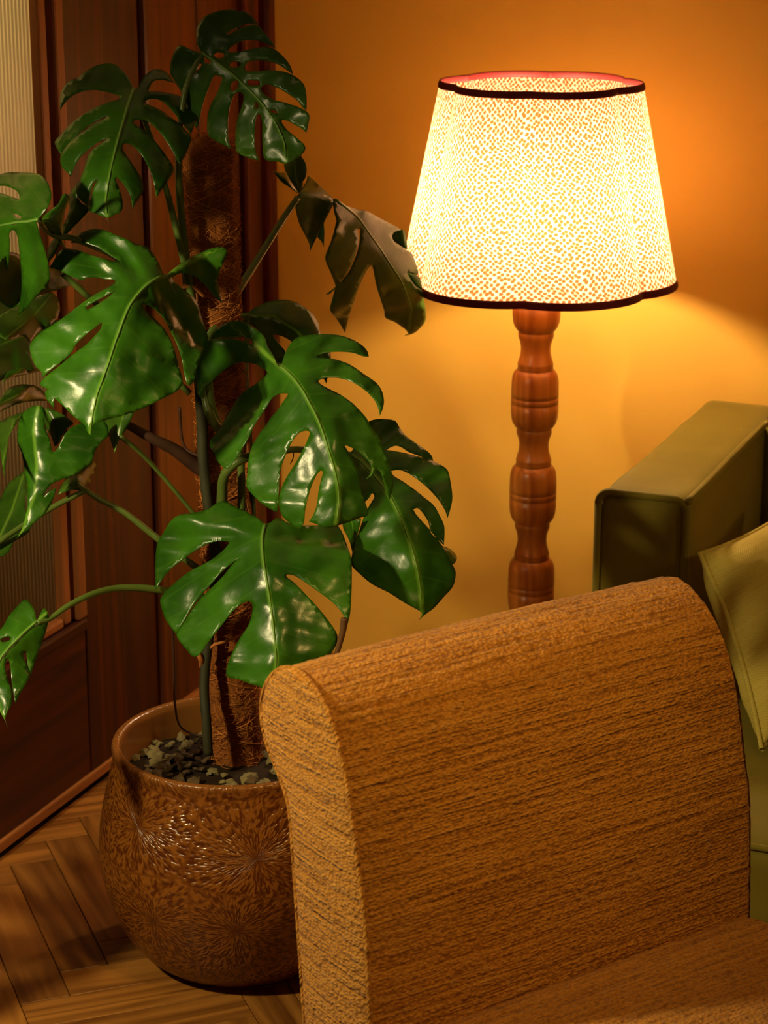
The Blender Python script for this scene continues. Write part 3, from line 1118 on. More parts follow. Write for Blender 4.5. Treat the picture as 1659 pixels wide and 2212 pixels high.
# centre leaf
leaf(R5, [(768,600),(800,500),(850,410),(910,355),(1000,335),(1120,328),(1240,332),(1350,360),(1450,410),(1510,470),(1525,520),(1470,515),(1400,490),(1300,478),(1200,480),(1110,500),(1065,525),(1120,532),(1200,540),(1290,560),(1380,600),(1480,670),(1580,740),(1630,800),(1655,880),(1650,960),(1622,1030),(1605,960),(1570,890),(1480,800),(1380,740),(1270,705),(1150,705),(1090,730),(1110,760),(1180,800),(1280,850),(1380,920),(1460,1000),(1510,1060),(1540,1120),(1612,1216),(1696,1436),(1738,1620),(1704,1756),(1690,1720),(1660,1620),(1628,1520),(1590,1500),(1560,1555),(1500,1580),(1540,1530),(1545,1460),(1500,1400),(1420,1330),(1340,1290),(1315,1290),(1340,1330),(1380,1400),(1420,1500),(1450,1640),(1490,1770),(1522,1880),(1460,1910),(1350,1950),(1240,1985),(1150,2000),(1080,1970),(1010,1945),(1050,1880),(1080,1790),(1090,1700),(1110,1600),(1130,1520),(1110,1505),(1070,1550),(1030,1640),(1000,1740),(975,1850),(965,1950),(930,2010),(870,1980),(790,1910),(755,1830),(750,1750),(775,1650),(830,1540),(900,1430),(960,1320),(1010,1210),(1015,1170),(970,1162),(910,1190),(860,1260),(820,1340),(780,1440),(755,1540),(750,1660),(745,1780),(735,1865),(660,1830),(580,1770),(520,1710),(470,1640),(480,1520),(490,1400),(520,1290),(580,1190),(640,1110),(680,1050),(740,980),(780,920),(830,850),(820,838),(750,845),(690,880),(640,960),(570,1060),(530,1130),(500,1200),(450,1290),(390,1380),(310,1490),(240,1450),(190,1370),(155,1290),(160,1240),(230,1160),(290,1050),(340,970),(400,870),(480,800),(560,750),(630,690),(650,655),(560,590),(480,575),(400,575),(320,610),(240,670),(170,740),(110,800),(80,880),(50,850),(25,750),(15,620),(30,500),(90,410),(160,375),(260,365),(370,370),(430,385),(500,415),(520,400),(490,360),(430,348),(370,358),(270,355),(168,362),(175,325),(200,290),(280,235),(370,210),(430,215),(510,260),(590,310),(630,360),(650,430),(700,510),(735,590)],
 [(768,610),(850,680),(940,790),(1000,900),(1060,1010),(1110,1120),(1150,1240),(1190,1370),(1230,1500),(1260,1640),(1270,1780),(1240,1975)], 2.86, 2.60, k=-.02, curl=.12, fold=.13, amp=.0035)
# leaf behind the pole
leaf(R5, [(400,150),(480,140),(540,100),(620,60),(720,35),(810,32),(900,55),(990,110),(1050,170),(1090,240),(1110,330),(1190,470),(1197,540),(1160,755),(1130,700),(1050,560),(930,440),(860,392),(780,345),(705,328),(700,345),(760,420),(805,480),(790,580),(740,590),(680,480),(620,350),(560,280),(480,230),(400,200)],
 [(480,160),(700,170),(900,300),(1120,520)], 3.10, 3.12, k=-.08, fold=.10, rib=False)
# right leaf and a tip behind it
fl = leaf(R6, [(560,380),(640,230),(700,130),(760,105),(830,100),(930,115),(970,170),(1020,240),(1100,300),(1200,370),(1250,420),(1262,462),(1190,440),(1120,410),(1050,385),(990,345),(940,330),(890,347),(860,368),(950,382),(1060,405),(1170,435),(1270,470),(1350,510),(1390,550),(1410,630),(1428,780),(1410,880),(1385,955),(1370,900),(1310,800),(1230,710),(1150,640),(1050,570),(970,540),(900,548),(920,590),(1000,640),(1100,710),(1200,790),(1270,850),(1320,940),(1358,1030),(1355,1190),(1300,1140),(1240,1080),(1225,1000),(1180,920),(1130,870),(1090,880),(1110,920),(1180,1000),(1260,1090),(1340,1200),(1400,1310),(1450,1400),(1455,1460),(1430,1550),(1350,1640),(1270,1730),(1190,1790),(1138,1838),(1165,1790),(1140,1755),(1020,1690),(880,1600),(740,1530),(620,1430),(555,1360),(560,1290),(580,1180),(620,1080),(660,960),(700,870),(755,775),(735,738),(690,800),(600,850),(500,700),(450,500),(500,420)],
 [(540,405),(640,460),(740,570),(830,680),(900,790),(970,930),(1030,1070),(1080,1230),(1120,1370),(1150,1550),(1165,1785)], 3.10, 2.71, k=-.06, curl=.20, fold=.12, amp=.0035)
leaf(R6, [(1300,1180),(1350,1200),(1420,1232),(1462,1285),(1462,1320),(1430,1355),(1380,1320)], [(1300,1185),(1380,1250),(1440,1340)], 2.985, 3.0, k=-.08, fold=.05, mat='leaf_dark', rib=False, name='leaf_lobe', parent=fl)
leaf(R6, [(480,1010),(600,970),(640,960),(620,1060),(580,1180),(565,1250),(540,1150)], [(560,980),(575,1080),(565,1240)], 2.98, 2.98, k=.05, fold=.03, mat='leaf', rib=False)
# low front leaf
gl = leaf(R7, [(900,228),(850,190),(760,140),(650,85),(570,45),(500,70),(440,110),(330,140),(220,155),(150,195),(90,290),(40,380),(22,500),(20,620),(25,750),(70,680),(140,590),(240,510),(340,440),(430,390),(520,365),(600,368),(605,385),(570,430),(500,490),(420,540),(320,590),(220,660),(130,740),(62,825),(75,910),(110,1000),(185,1103),(230,1035),(305,905),(380,800),(470,700),(560,600),(695,492),(625,560),(565,640),(475,730),(375,830),(305,925),(235,1035),(190,1107),(220,1170),(280,1240),(320,1285),(370,1270),(420,1200),(480,1120),(560,1020),(640,920),(710,860),(770,845),(795,870),(790,950),(760,1040),(700,1130),(650,1220),(610,1310),(585,1400),(600,1450),(680,1465),(760,1495),(840,1520),(890,1540),
 (960,1540),(1100,1430),(1250,1340),(1380,1290),(1440,1230),(1470,1150),(1460,1090),(1400,1000),(1320,900),(1220,790),(1130,700),(1065,650),(1070,630),(1130,640),(1210,690),(1310,760),(1420,840),(1480,900),(1520,960),(1525,1020),(1545,1050),(1570,950),(1582,800),(1585,600),(1580,500),(1540,380),(1500,280),(1450,230),(1300,240),(1100,230),(1000,180),(940,215)],
 [(895,235),(870,330),(872,430),(880,520),(910,700),(935,850),(955,1000),(970,1150),(985,1300),(960,1520)], 2.90, 2.66, k=.03, curl=.10, fold=.10, amp=.0035)
# drooping leaf by the lamp
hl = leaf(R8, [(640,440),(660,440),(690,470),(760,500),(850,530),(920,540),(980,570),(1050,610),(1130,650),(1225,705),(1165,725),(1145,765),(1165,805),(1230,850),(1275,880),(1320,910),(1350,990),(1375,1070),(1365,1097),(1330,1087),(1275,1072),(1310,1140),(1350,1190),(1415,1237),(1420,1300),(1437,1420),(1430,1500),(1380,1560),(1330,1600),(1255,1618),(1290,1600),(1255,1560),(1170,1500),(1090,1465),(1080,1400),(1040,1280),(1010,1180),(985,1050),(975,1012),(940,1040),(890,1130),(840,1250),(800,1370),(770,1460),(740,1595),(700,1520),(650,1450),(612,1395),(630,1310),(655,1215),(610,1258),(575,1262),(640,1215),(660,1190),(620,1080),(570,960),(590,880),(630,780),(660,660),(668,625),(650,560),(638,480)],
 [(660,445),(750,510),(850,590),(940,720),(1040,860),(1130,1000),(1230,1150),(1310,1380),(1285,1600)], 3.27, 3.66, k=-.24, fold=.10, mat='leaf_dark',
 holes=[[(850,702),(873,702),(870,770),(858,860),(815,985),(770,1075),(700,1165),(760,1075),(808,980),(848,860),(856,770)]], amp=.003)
leaf(R8, [(1200,712),(1250,708),(1270,790),(1280,875),(1200,835),(1140,780),(1150,730)], [(1220,712),(1230,780),(1270,870)], 3.565, 3.575, k=0, fold=.03, rib=False, name='leaf_lobe', parent=hl, amp=.0005)
leaf(R8, [(1275,1070),(1340,1090),(1385,1120),(1410,1220),(1350,1195),(1305,1140)], [(1290,1075),(1340,1140),(1405,1215)], 3.61, 3.62, k=0, fold=.03, rib=False, name='leaf_lobe', parent=hl, amp=.0005)
leaf(R8, [(345,392),(380,330),(405,290),(420,238),(470,275),(540,345),(600,400),(645,445),(640,480),(610,540),(560,640),(530,710),(490,780),(440,888),(430,820),(390,740),(345,650),(320,560),(310,470),(325,420)],
 [(360,390),(470,400),(560,430),(640,450)], 3.22, 3.29, k=-.06, fold=.10, mat='leaf_dark', rib=False, name='leaf_lobe', parent=hl)
leaf(R8, [(555,640),(562,720),(558,855),(535,800),(505,765)], [(555,650),(550,760),(556,850)], 3.29, 3.29, fold=.03, mat='leaf_dark', rib=False, name='leaf_lobe', parent=hl, amp=.0005)
leaf(R8, [(345,388),(290,312),(240,220),(217,150),(245,85),(300,35),(350,55),(395,120),(410,180),(402,250),(372,293),(345,292),(375,300),(365,360)],
 [(350,385),(320,250),(300,40)], 3.21, 3.17, k=-.08, fold=.06, mat='leaf_dark', rib=False, name='leaf_lobe', parent=hl)
leaf(R8, [(332,388),(265,340),(200,295),(150,240),(118,190),(170,212),(225,215),(265,262),(310,335)], [(330,385),(220,270),(120,192)], 3.22, 3.20, k=.10, fold=.05, mat='leaf_dark', rib=False, name='leaf_lobe', parent=hl, amp=.0006)
# lower left leaves
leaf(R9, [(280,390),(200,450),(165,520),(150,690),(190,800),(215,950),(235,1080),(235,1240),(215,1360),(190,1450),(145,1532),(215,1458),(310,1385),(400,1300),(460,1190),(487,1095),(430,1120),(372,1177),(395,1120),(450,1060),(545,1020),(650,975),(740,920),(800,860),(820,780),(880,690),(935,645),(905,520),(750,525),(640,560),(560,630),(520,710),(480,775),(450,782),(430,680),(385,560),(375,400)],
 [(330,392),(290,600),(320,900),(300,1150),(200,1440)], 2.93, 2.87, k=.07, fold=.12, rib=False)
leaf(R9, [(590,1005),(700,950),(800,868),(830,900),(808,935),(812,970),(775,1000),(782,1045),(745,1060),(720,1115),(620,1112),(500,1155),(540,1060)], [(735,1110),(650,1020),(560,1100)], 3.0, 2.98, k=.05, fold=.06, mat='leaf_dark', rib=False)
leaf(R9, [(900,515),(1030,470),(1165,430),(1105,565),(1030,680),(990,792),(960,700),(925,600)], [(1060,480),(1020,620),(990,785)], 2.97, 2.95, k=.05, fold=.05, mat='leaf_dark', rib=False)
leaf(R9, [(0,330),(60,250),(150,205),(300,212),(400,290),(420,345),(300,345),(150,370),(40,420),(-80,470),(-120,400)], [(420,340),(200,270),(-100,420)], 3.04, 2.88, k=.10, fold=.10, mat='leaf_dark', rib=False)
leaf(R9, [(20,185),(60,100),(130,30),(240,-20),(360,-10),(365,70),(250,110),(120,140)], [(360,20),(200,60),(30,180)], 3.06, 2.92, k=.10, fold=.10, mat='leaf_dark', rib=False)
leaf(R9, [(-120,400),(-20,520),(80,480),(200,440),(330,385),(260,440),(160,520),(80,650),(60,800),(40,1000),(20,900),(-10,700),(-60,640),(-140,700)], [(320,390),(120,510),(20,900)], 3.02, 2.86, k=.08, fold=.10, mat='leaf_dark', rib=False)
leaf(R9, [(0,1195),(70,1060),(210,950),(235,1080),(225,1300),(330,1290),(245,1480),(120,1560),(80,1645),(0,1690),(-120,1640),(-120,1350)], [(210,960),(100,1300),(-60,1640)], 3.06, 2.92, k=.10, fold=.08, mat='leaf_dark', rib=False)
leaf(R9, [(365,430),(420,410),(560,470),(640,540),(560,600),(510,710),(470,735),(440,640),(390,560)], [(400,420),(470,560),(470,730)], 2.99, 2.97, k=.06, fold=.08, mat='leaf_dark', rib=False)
leaf((0, 0, 1), [(-40,625),(30,640),(100,685),(152,705),(125,760),(75,800),(20,812),(-40,835),(-90,740)], [(140,710),(60,720),(-60,770)], 3.09, 2.93, k=.05, fold=.06, mat='leaf_dark', rib=False)
# bottom left leaf
leaf(R10, [(312,352),(300,280),(260,210),(215,178),(150,240),(80,320),(20,420),(-60,520),(-110,700),(-90,900),(-40,1080),(30,1200),(68,1288),(44,1210),(75,1130),(102,1072),(98,960),(60,860),(45,740),(70,690),(90,740),(97,850),(110,960),(132,1078),(170,1000),(240,880),(255,830),(235,750),(205,680),(200,640),(225,640),(240,740),(264,850),(300,720),(360,560),(400,440),(420,330),(405,280),(380,250),(350,300),(322,360)],
 [(312,372),(200,470),(80,590),(0,690),(-60,900),(20,1180)], 2.80, 2.70, k=.04, fold=.10, holes=[[(0,522),(60,498),(95,505),(80,535),(20,548)]])


# unseen leaf added left of the frame so its shadow falls on the floor
leaf((0, 0, 1), [(-270,1470),(-250,1430),(-290,1380),(-350,1370),(-420,1400),(-380,1430),(-350,1455),(-400,1450),(-470,1450),(-540,1490),(-480,1500),(-420,1510),(-370,1520),(-440,1530),(-520,1560),(-570,1620),(-500,1610),(-430,1600),(-360,1590),(-430,1630),(-480,1680),(-490,1750),(-420,1710),(-360,1670),(-300,1650),(-270,1690),(-255,1650),(-220,1600),(-200,1540),(-215,1490)],
 [(-268,1472),(-300,1520),(-340,1580),(-420,1690)], 2.68, 2.56, k=.05, fold=.10)

# --- petioles, stems and roots: (x, y, distance into the room)
def strand(name, pts, r0, r1, mat, sides=9):
    P = [at(u, v, y) for u, v, y in pts]
    R = list(np.linspace(r0, r1, len(P)))
    return tube(name, P, R, M[mat], plant, sides, base=PB, sub=5)


strand('petiole', [(412, 640, 2.995), (402, 560, 2.99), (392, 470, 2.99), (386, 380, 2.985), (388, 290, 2.985), (402, 190, 2.985), (437, 115, 2.97)], .0062, .0038, 'petiole')
strand('petiole', [(418, 660, 2.985), (396, 560, 2.98), (376, 475, 2.975), (355, 395, 2.97), (330, 310, 2.96), (305, 240, 2.95), (290, 194, 2.965)], .0052, .0032, 'petiole')
strand('petiole', [(430, 760, 3.0), (360, 640, 2.97), (260, 560, 2.93), (165, 517, 2.88), (125, 511, 2.87), (100, 496, 2.86), (84, 473, 2.805)], .0052, .0034, 'petiole')
strand('petiole', [(440, 820, 2.99), (410, 740, 2.95), (385, 660, 2.88), (353, 596, 2.865)], .0058, .0038, 'petiole')
strand('petiole', [(135, 590, 2.99), (190, 640, 3.0), (270, 712, 3.02), (410, 850, 3.03)], .0045, .0045, 'petiole')
strand('petiole', [(432, 770, 3.00), (455, 722, 3.01), (500, 650, 3.05), (560, 555, 3.13), (610, 475, 3.19), (642, 428, 3.22)], .0068, .0042, 'petiole')
strand('petiole', [(478, 934, 2.985), (458, 905, 2.965), (446, 870, 2.97), (441, 825, 2.985), (462, 790, 3.0), (540, 775, 2.98), (608, 793, 2.868)], .0070, .0042, 'petiole')
strand('petiole', [(482, 935, 2.99), (468, 905, 2.975), (457, 868, 2.97), (452, 820, 2.97)], .0050, .0045, 'petiole')
strand('petiole', [(480, 1120, 2.975), (480, 1070, 2.965), (484, 1030, 2.955), (505, 1003, 2.95), (545, 985, 2.955), (600, 975, 2.98), (655, 971, 3.0), (754, 980, 3.10)], .0082, .0040, 'petiole')
strand('petiole', [(521, 1130, 2.99), (522, 1060, 2.985), (520, 1000, 2.985), (512, 930, 2.99)], .0060, .0050, 'petiole')
strand('petiole', [(548, 1150, 3.03), (545, 1050, 3.04), (540, 950, 3.05), (534, 850, 3.07), (532, 780, 3.09), (535, 700, 3.10), (536, 680, 3.10)], .0042, .0036, 'petiole')
strand('petiole', [(500, 1260, 2.985), (530, 1210, 2.95), (560, 1190, 2.92), (574, 1160, 2.91), (572, 1135, 2.903)], .0058, .0042, 'petiole')
strand('petiole', [(470, 1310, 2.99), (420, 1285, 2.97), (355, 1276, 2.94), (300, 1270, 2.92), (250, 1271, 2.90), (200, 1283, 2.87), (150, 1307, 2.84), (108, 1336, 2.815), (80, 1345, 2.80)], .0062, .0034, 'petiole')
strand('petiole', [(450, 1245, 2.995), (340, 1163, 3.0), (270, 1108, 3.0), (217, 1080, 3.0), (185, 1059, 3.0), (165, 1045, 2.99)], .0052, .0036, 'petiole')
strand('petiole', [(258, 941, 2.96), (300, 975, 2.98), (345, 1022, 3.0), (415, 1105, 3.01), (450, 1150, 3.02)], .0036, .0028, 'petiole')
strand('petiole', [(272, 915, 3.0), (325, 945, 3.0), (375, 970, 3.01), (420, 1003, 3.02), (450, 1020, 3.02)], .0056, .0120, 'root_dark')
strand('stem', [(450, 1630, 2.955), (446, 1560, 2.96), (441, 1480, 2.975), (448, 1400, 2.985), (462, 1300, 2.99), (466, 1200, 2.99), (450, 1090, 2.992), (440, 1000, 2.995), (436, 900, 2.998), (428, 780, 3.0), (412, 660, 3.0), (404, 560, 3.0)], .0070, .0085, 'stem', 12)
strand('petiole', [(185, 1059, 3.0), (90, 1110, 2.97), (-40, 1200, 2.90), (-170, 1330, 2.80), (-240, 1420, 2.72), (-268, 1472, 2.682)], .0042, .0032, 'petiole')  # stalk of the added leaf left of the frame
strand('aerial_root', [(372, 1330, 3.02), (376, 1440, 3.03), (378, 1520, 3.03), (392, 1572, 3.02), (440, 1592, 3.0)], .0020, .0016, 'root_dark', 7)
strand('aerial_root', [(388, 880, 3.0), (392, 940, 3.01), (402, 970, 3.01), (430, 985, 3.0)], .0020, .0020, 'root_dark', 7)
strand('aerial_root', [(536, 940, 3.03), (535, 1000, 3.028), (532, 1060, 3.028), (540, 1110, 3.03), (545, 1180, 3.03)], .0034, .0042, 'root_pale', 8)
strand('aerial_root', [(436, 1420, 2.99), (460, 1395, 2.98), (490, 1385, 2.98), (520, 1372, 2.99), (545, 1350, 3.0)], .0026, .0018, 'root_pale', 7)
strand('aerial_root', [(436, 1440, 2.985), (434, 1425, 2.975), (428, 1412, 2.975)], .0042, .0036, 'root_pale', 8)
strand('aerial_root', [(630, 965, 2.985), (634, 985, 2.985), (627, 1003, 2.985)], .0010, .0006, 'root_dark', 6)
strand('aerial_root', [(378, 628, 2.985), (400, 618, 2.98), (418, 622, 2.985), (440, 640, 2.995)], .0036, .0030, 'root_pale', 8)
strand('leaf_tip', [(744, 1336, 2.79), (741, 1360, 2.79), (735, 1385, 2.79), (727, 1413, 2.79)], .0050, .0034, 'dry', 8)
strand('leaf_tip', [(231, 470, 2.83), (233, 474, 2.83), (235, 480, 2.83)], .0012, .0004, 'dry', 6)

# ================================================================== ARMCHAIR
al = math.radians(55.5)
PP = Vector((math.sin(al), math.cos(al), 0))       # along the backrest, to the right and away
NN = Vector((-math.cos(al), math.sin(al), 0))      # towards the rear of the chair
CH = Vector((-0.0939, 2.2546, 0))
chair = thing('armchair', 'rust orange boucle armchair with a rolled back, in the foreground in front of the plant', 'chair', CH, math.atan2(PP.y, PP.x))
# local x = along, local y = rearward
CWID = 0.553
front = [(-.135, .10), (-.142, .20), (-.143, .30), (-.140, .37), (-.132, .487), (-.120, .54), (-.109, .590), (-.100, .628), (-.088, .664), (-.072, .694), (-.052, .715), (-.028, .729), (0.0, .7345)]
back = [(.0, .7345), (.022, .730), (.045, .716), (.062, .697), (.072, .672), (.0715, .648), (.062, .626), (.044, .606), (.026, .588), (.016, .560), (.010, .510), (.002, .430), (-.010, .310), (-.016, .20), (-.018, .10)]


def resample(pl, n):
    pl = np.array(pl)
    d = np.concatenate([[0], np.cumsum(np.linalg.norm(np.diff(pl, axis=0), axis=1))])
    # smooth via cubic hermite on fine steps
    t = np.linspace(0, d[-1], n)
    out = []
    for x in t:
        i = min(max(np.searchsorted(d, x) - 1, 0), len(pl) - 2)
        p0, p1, p2, p3 = pl[max(i - 1, 0)], pl[i], pl[i + 1], pl[min(i + 2, len(pl) - 1)]
        h = (x - d[i]) / (d[i + 1] - d[i])
        out.append(0.5 * (2 * p1 + (p2 - p0) * h + (2 * p0 - 5 * p1 + 4 * p2 - p3) * h * h + (3 * p1 - p0 - 3 * p2 + p3) * h ** 3))
    return np.array(out), t


fr, ft = resample(front, 230)
bk, bt = resample(back, 110)
loop = np.concatenate([fr, bk[1:]])
arc = np.concatenate([ft, ft[-1] + bt[1:]])


def slub(u, v):
    return (noise.noise(Vector((u * 11, v * 150, 2.0))) * .0011 + noise.noise(Vector((u * 40, v * 300, 5.0))) * .0006
            + max(0, noise.noise(Vector((u * 120, v * 160, 9.0))) - .15) * .0022)


nu = 240
vs, fs, uvs = [], [], []
tang = np.gradient(loop, axis=0)
tang /= np.linalg.norm(tang, axis=1)[:, None]
nrm = np.stack([-tang[:, 1], tang[:, 0]], 1)
for i in range(len(loop)):
    for k in range(nu + 1):
        u = CWID * k / nu * (1 - .026 * max(0.0, (loop[i][1] - .60) / .135))
        # edges ease in
        e = min(u, CWID - u)
        ease = -.004 * max(0, 1 - e / .008) ** 2
        puff = .004 * math.sin(PI * k / nu)
        h = slub(u, arc[i]) + ease + puff
        vs.append((u, loop[i][0] + nrm[i][0] * h, loop[i][1] + nrm[i][1] * h))
        uvs.append((u + .3, arc[i]))
for i in range(len(loop) - 1):
    for k in range(nu):
        a = i * (nu + 1) + k
        fs.append((a, a + 1, a + nu + 2, a + nu + 1))
obj('backrest', vs, fs, M['boucle'], chair, uvs=uvs)


def end_panel(x, sgn):
    vs, fs, uvs = [], [], []
    n1, n2 = 150, 34
    fa, _ = resample(front, n1)
    ba, _ = resample(back[::-1], n1)
    for i in range(n1):
        for k in range(n2 + 1):
            w = k / n2
            y = fa[i][0] * (1 - w) + ba[i][0] * w
            z = fa[i][1] * (1 - w) + ba[i][1] * w
            bulge = .006 * (4 * w * (1 - w)) ** 0.5 + noise.noise(Vector((y * 40, z * 160, x))) * .0008 + max(0, noise.noise(Vector((y * 130, z * 170, x + 4))) - .2) * .002
            vs.append(((x if sgn < 0 else x * (1 - .026 * max(0.0, (z - .60) / .135)) - .001) + sgn * bulge, y, z))
            uvs.append((y * 1.0 + x * 7 + z * 0.25, z))
    for i in range(n1 - 1):
        for k in range(n2):
            a = i * (n2 + 1) + k
            q = (a, a + 1, a + n2 + 2, a + n2 + 1)
            fs.append(q if sgn > 0 else q[::-1])
    return obj('end_panel', vs, fs, M['boucle'], chair, uvs=uvs)


end_panel(0.0, -1)
end_panel(CWID, 1)


def welt(x):
    pts = [Vector((x, p[0], p[1])) for p in loop[::6]]
    o = tube('welt', pts, .0032, M['boucle'], chair, 8, sub=2)
    me = o.data
    ul = me.uv_layers.new(name='UVMap')
    for lp in me.loops:
        co = me.vertices[lp.vertex_index].co
        ul.data[lp.index].uv = (co.z * .3 + co.x, co.z * .4 + co.y)
    return o


welt(0.0)
# seat: padded slab in front of the backrest
SW0, SW1 = 0.0, CWID + .018
SY0, SY1 = -.70, -.125
SZ0, SZ1 = .12, .352
nu, nv = 190, 190
vs, fs, uvs = [], [], []


def se(t, r):                        # rounded edge height drop
    return r - math.sqrt(max(0, r * r - (r - t) ** 2)) if t < r else 0.0


for i in range(nv + 1):
    for k in range(nu + 1):
        x = SW0 + (SW1 - SW0) * k / nu
        y = SY0 + (SY1 - SY0) * i / nv
        ex = min(x - SW0, SW1 - x)
        ey = min(y - SY0, SY1 - y)
        r = .045
        z = SZ1 - se(min(ex, r), r) - se(min(ey, r), r) * .9 + .012 * math.sin(PI * k / nu) * math.sin(PI * i / nv)
        vs.append((x, y, z + slub(x + 2, y * 1.0 + .5) * .9))
        uvs.append((x + 2, y + 3))
top_n = len(vs)
for i in range(nv):
    for k in range(nu):
        a = i * (nu + 1) + k
        fs.append((a, a + 1, a + nu + 2, a + nu + 1))
# side walls
rimidx = [k for k in range(nu + 1)] + [i * (nu + 1) + nu for i in range(1, nv + 1)] + [nv * (nu + 1) + k for k in range(nu - 1, -1, -1)] + [i * (nu + 1) for i in range(nv - 1, 0, -1)]
for a in rimidx:
    x, y, z = vs[a]
    vs.append((x, y, SZ0))
    uvs.append((x + y + 2, SZ0))
N = len(rimidx)
for j in range(N):
    fs.append((rimidx[j], top_n + j, top_n + (j + 1) % N, rimidx[(j + 1) % N]))
fs.append(tuple(range(top_n, top_n + N)))
obj('seat', vs, fs, M['boucle'], chair, uvs=uvs)
for lx in (.06, CWID - .06):
    for ly in (-.62, -.07):
        bm = bmesh.new()
        bmesh.ops.create_cone(bm, cap_ends=True, segments=20, radius1=.016, radius2=.024, depth=.125, matrix=Matrix.Translation((lx, ly, .0625)))
        from_bm('leg', bm, M['leg_wood'], chair)

# ================================================================== SOFA AND CUSHION
def soft_box(x0, x1, y0, y1, z0, z1, r, cuts=14, wob=.003, seed=0.0):
    """upholstered block: a subdivided box with all edges rounded to radius r"""
    bm = bmesh.new()
    bmesh.ops.create_cube(bm, size=1.0)
    bmesh.ops.subdivide_edges(bm, edges=list(bm.edges), cuts=cuts, use_grid_fill=True)
    c = Vector(((x0 + x1) / 2, (y0 + y1) / 2, (z0 + z1) / 2))
    h = Vector(((x1 - x0) / 2, (y1 - y0) / 2, (z1 - z0) / 2))
    for v in bm.verts:
        p = Vector()
        for a in range(3):
            x = v.co[a] * 2
            # crowd the divisions towards the edges
            x = math.copysign(1 - (1 - abs(x)) ** 1.6 if abs(x) < 1 else 1, x)
            p[a] = x * h[a]
        core = Vector([max(-(h[a] - r), min(h[a] - r, p[a])) for a in range(3)])
        d = p - core
        if d.length > 1e-9:
            p = core + d.normalized() * r
        p += d.normalized() * wob * noise.noise((p + c) * 9 + Vector((seed, 0, 0))) if d.length > 1e-9 else Vector()
        v.co = p + c
    return bm


sofa = thing('sofa', 'olive green velvet sofa with piped square arm at the right edge, behind the armchair', 'sofa', (0, 0, 0), ROOM_ROT)
# local x = A, local y = -B
A0, A1 = 3.215, 3.865
YL, YR = 0.973, 0.832
SH = 0.612
bm = soft_box(A0, A1, YR, YL, .06, SH, .020, 18)
arm = from_bm('arm', bm, M['velvet'], sofa)


def rr_loop(y0, y1, z0, z1, r, x, n=6):
    pts = []
    for cy, cz, a0 in ((y1 - r, z1 - r, 0), (y0 + r, z1 - r, PI / 2), (y0 + r, z0 + r, PI), (y1 - r, z0 + r, 1.5 * PI)):
        for i in range(n + 1):
            a = a0 + PI / 2 * i / n
            pts.append(Vector((x, cy + r * math.cos(a), cz + r * math.sin(a))))
    return pts + [pts[0]]


tube('piping', rr_loop(YR, YL, .06, SH, .020, A0 + .004), .0062, M['velvet'], arm, 8, sub=1)
tube('piping', [(A0, YR - .001, SH - .002), (A0 + .1, YR - .0025, SH - .001), (A0 + .25, YR - .001, SH - .0015), (3.700, YR - .002, SH - .001), (3.722, YR - .008, SH), (3.728, YR - .03, SH), (3.728, YR - .06, SH), (3.728, YR - .12, SH), (3.728, YR - .4, SH), (3.728, -0.9, SH)], .0062, M['velvet'], arm, 8, sub=4)
from_bm('back', soft_box(3.725, A1, -1.0, YR + .004, .06, SH, .020, 18), M['velvet'], sofa)
from_bm('seat_base', rbox_bm(2.80, 3.73, -1.0, YR + .001, .05, .150, .012, 3), M['velvet'], sofa)
sc_ = from_bm('seat_cushion', soft_box(2.745, 3.72, -1.0, YR - .004, .150, .285, .030, 18), M['velvet'], sofa)
tube('piping', [(2.748, YR - .004, .282), (2.746, .2, .283), (2.748, -1.0, .282)], .0045, M['velvet'], sc_, 8, sub=2)
for fx in (2.90, 3.78):
    for fy in (.90, -.9):
        from_bm('foot', rbox_bm(fx - .025, fx + .025, fy - .025, fy + .025, 0.0, .0605 if fx > 3 else .0605, .004, 2), M['leg_wood'], sofa)
from_bm('base_frame', rbox_bm(2.86, 3.83, -.95, .94, .045, .075, .004, 1), M['leg_wood'], sofa)

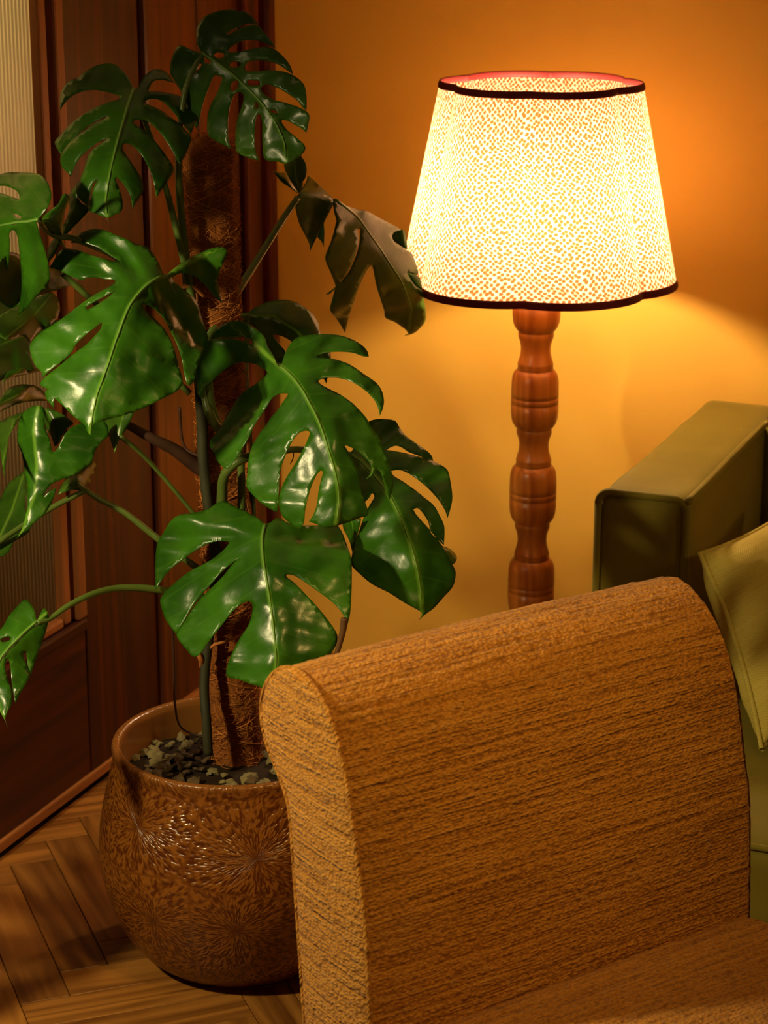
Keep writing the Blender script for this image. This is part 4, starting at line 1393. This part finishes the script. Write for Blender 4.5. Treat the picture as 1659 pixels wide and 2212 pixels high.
TL = at(1512, 1196, 3.262)
BL = at(1646, 1618, 3.050)
e_dn = BL - TL
right = (AX * .90 + BX * .30 + Vector((0, 0, .10))).normalized()
TR = TL + right * .37
cush = thing('cushion', 'mustard yellow woven cushion with piped edge leaning inside the green sofa arm', 'cushion', TL + (e_dn + right * .37) * .5)
cc = Vector(cush.location)
ex = right * .185
ey = e_dn * -.5
ez = ex.cross(ey).normalized()
if ez.y > 0:
    ez = -ez
n = 56


def cpt(a, b, side):
    # pinched square outline
    pin = 1 - .055 * (1 - a * a) * 0 - .0
    xa = a * (1 - .10 * (1 - b * b))
    yb = b * (1 - .11 * (1 - a * a))
    th_ = .070 * ((1 - a ** 4) * (1 - b ** 4)) ** .6 * (1 + .25 * noise.noise(Vector((a * 2.2, b * 2.2, 4.0))))
    th_ += .006 * noise.noise(Vector((a * 3 + b * 5, b * 3, 8.0))) * (1 - a ** 4) * (1 - b ** 4)
    return ex * xa + ey * yb + ez * th_ * side


vs, fs, uvs = [], [], []
for side in (1, -1):
    o_ = len(vs)
    for i in range(n + 1):
        for k in range(n + 1):
            a, b = -1 + 2 * k / n, -1 + 2 * i / n
            vs.append(cpt(a, b, side))
            uvs.append((a * .19, b * .17 + side))
    for i in range(n):
        for k in range(n):
            q = o_ + i * (n + 1) + k
            f_ = (q, q + 1, q + n + 2, q + n + 1)
            fs.append(f_ if side > 0 else f_[::-1])
cover = obj('cover', vs, fs, M['mustard'], cush, uvs=uvs)
ring = [cpt(t, -1, 1) for t in np.linspace(-1, 1, 14)] + [cpt(1, t, 1) for t in np.linspace(-1, 1, 14)[1:]] + [cpt(t, 1, 1) for t in np.linspace(1, -1, 14)[1:]] + [cpt(-1, t, 1) for t in np.linspace(1, -1, 14)[1:]]
pip = tube('piping', ring, .0042, M['mustard'], cush, 8, sub=1, cap=False)
pip.data.uv_layers.new(name='UVMap')
for lp in pip.data.loops:
    co = pip.data.vertices[lp.vertex_index].co
    pip.data.uv_layers[0].data[lp.index].uv = (co.x, co.z)
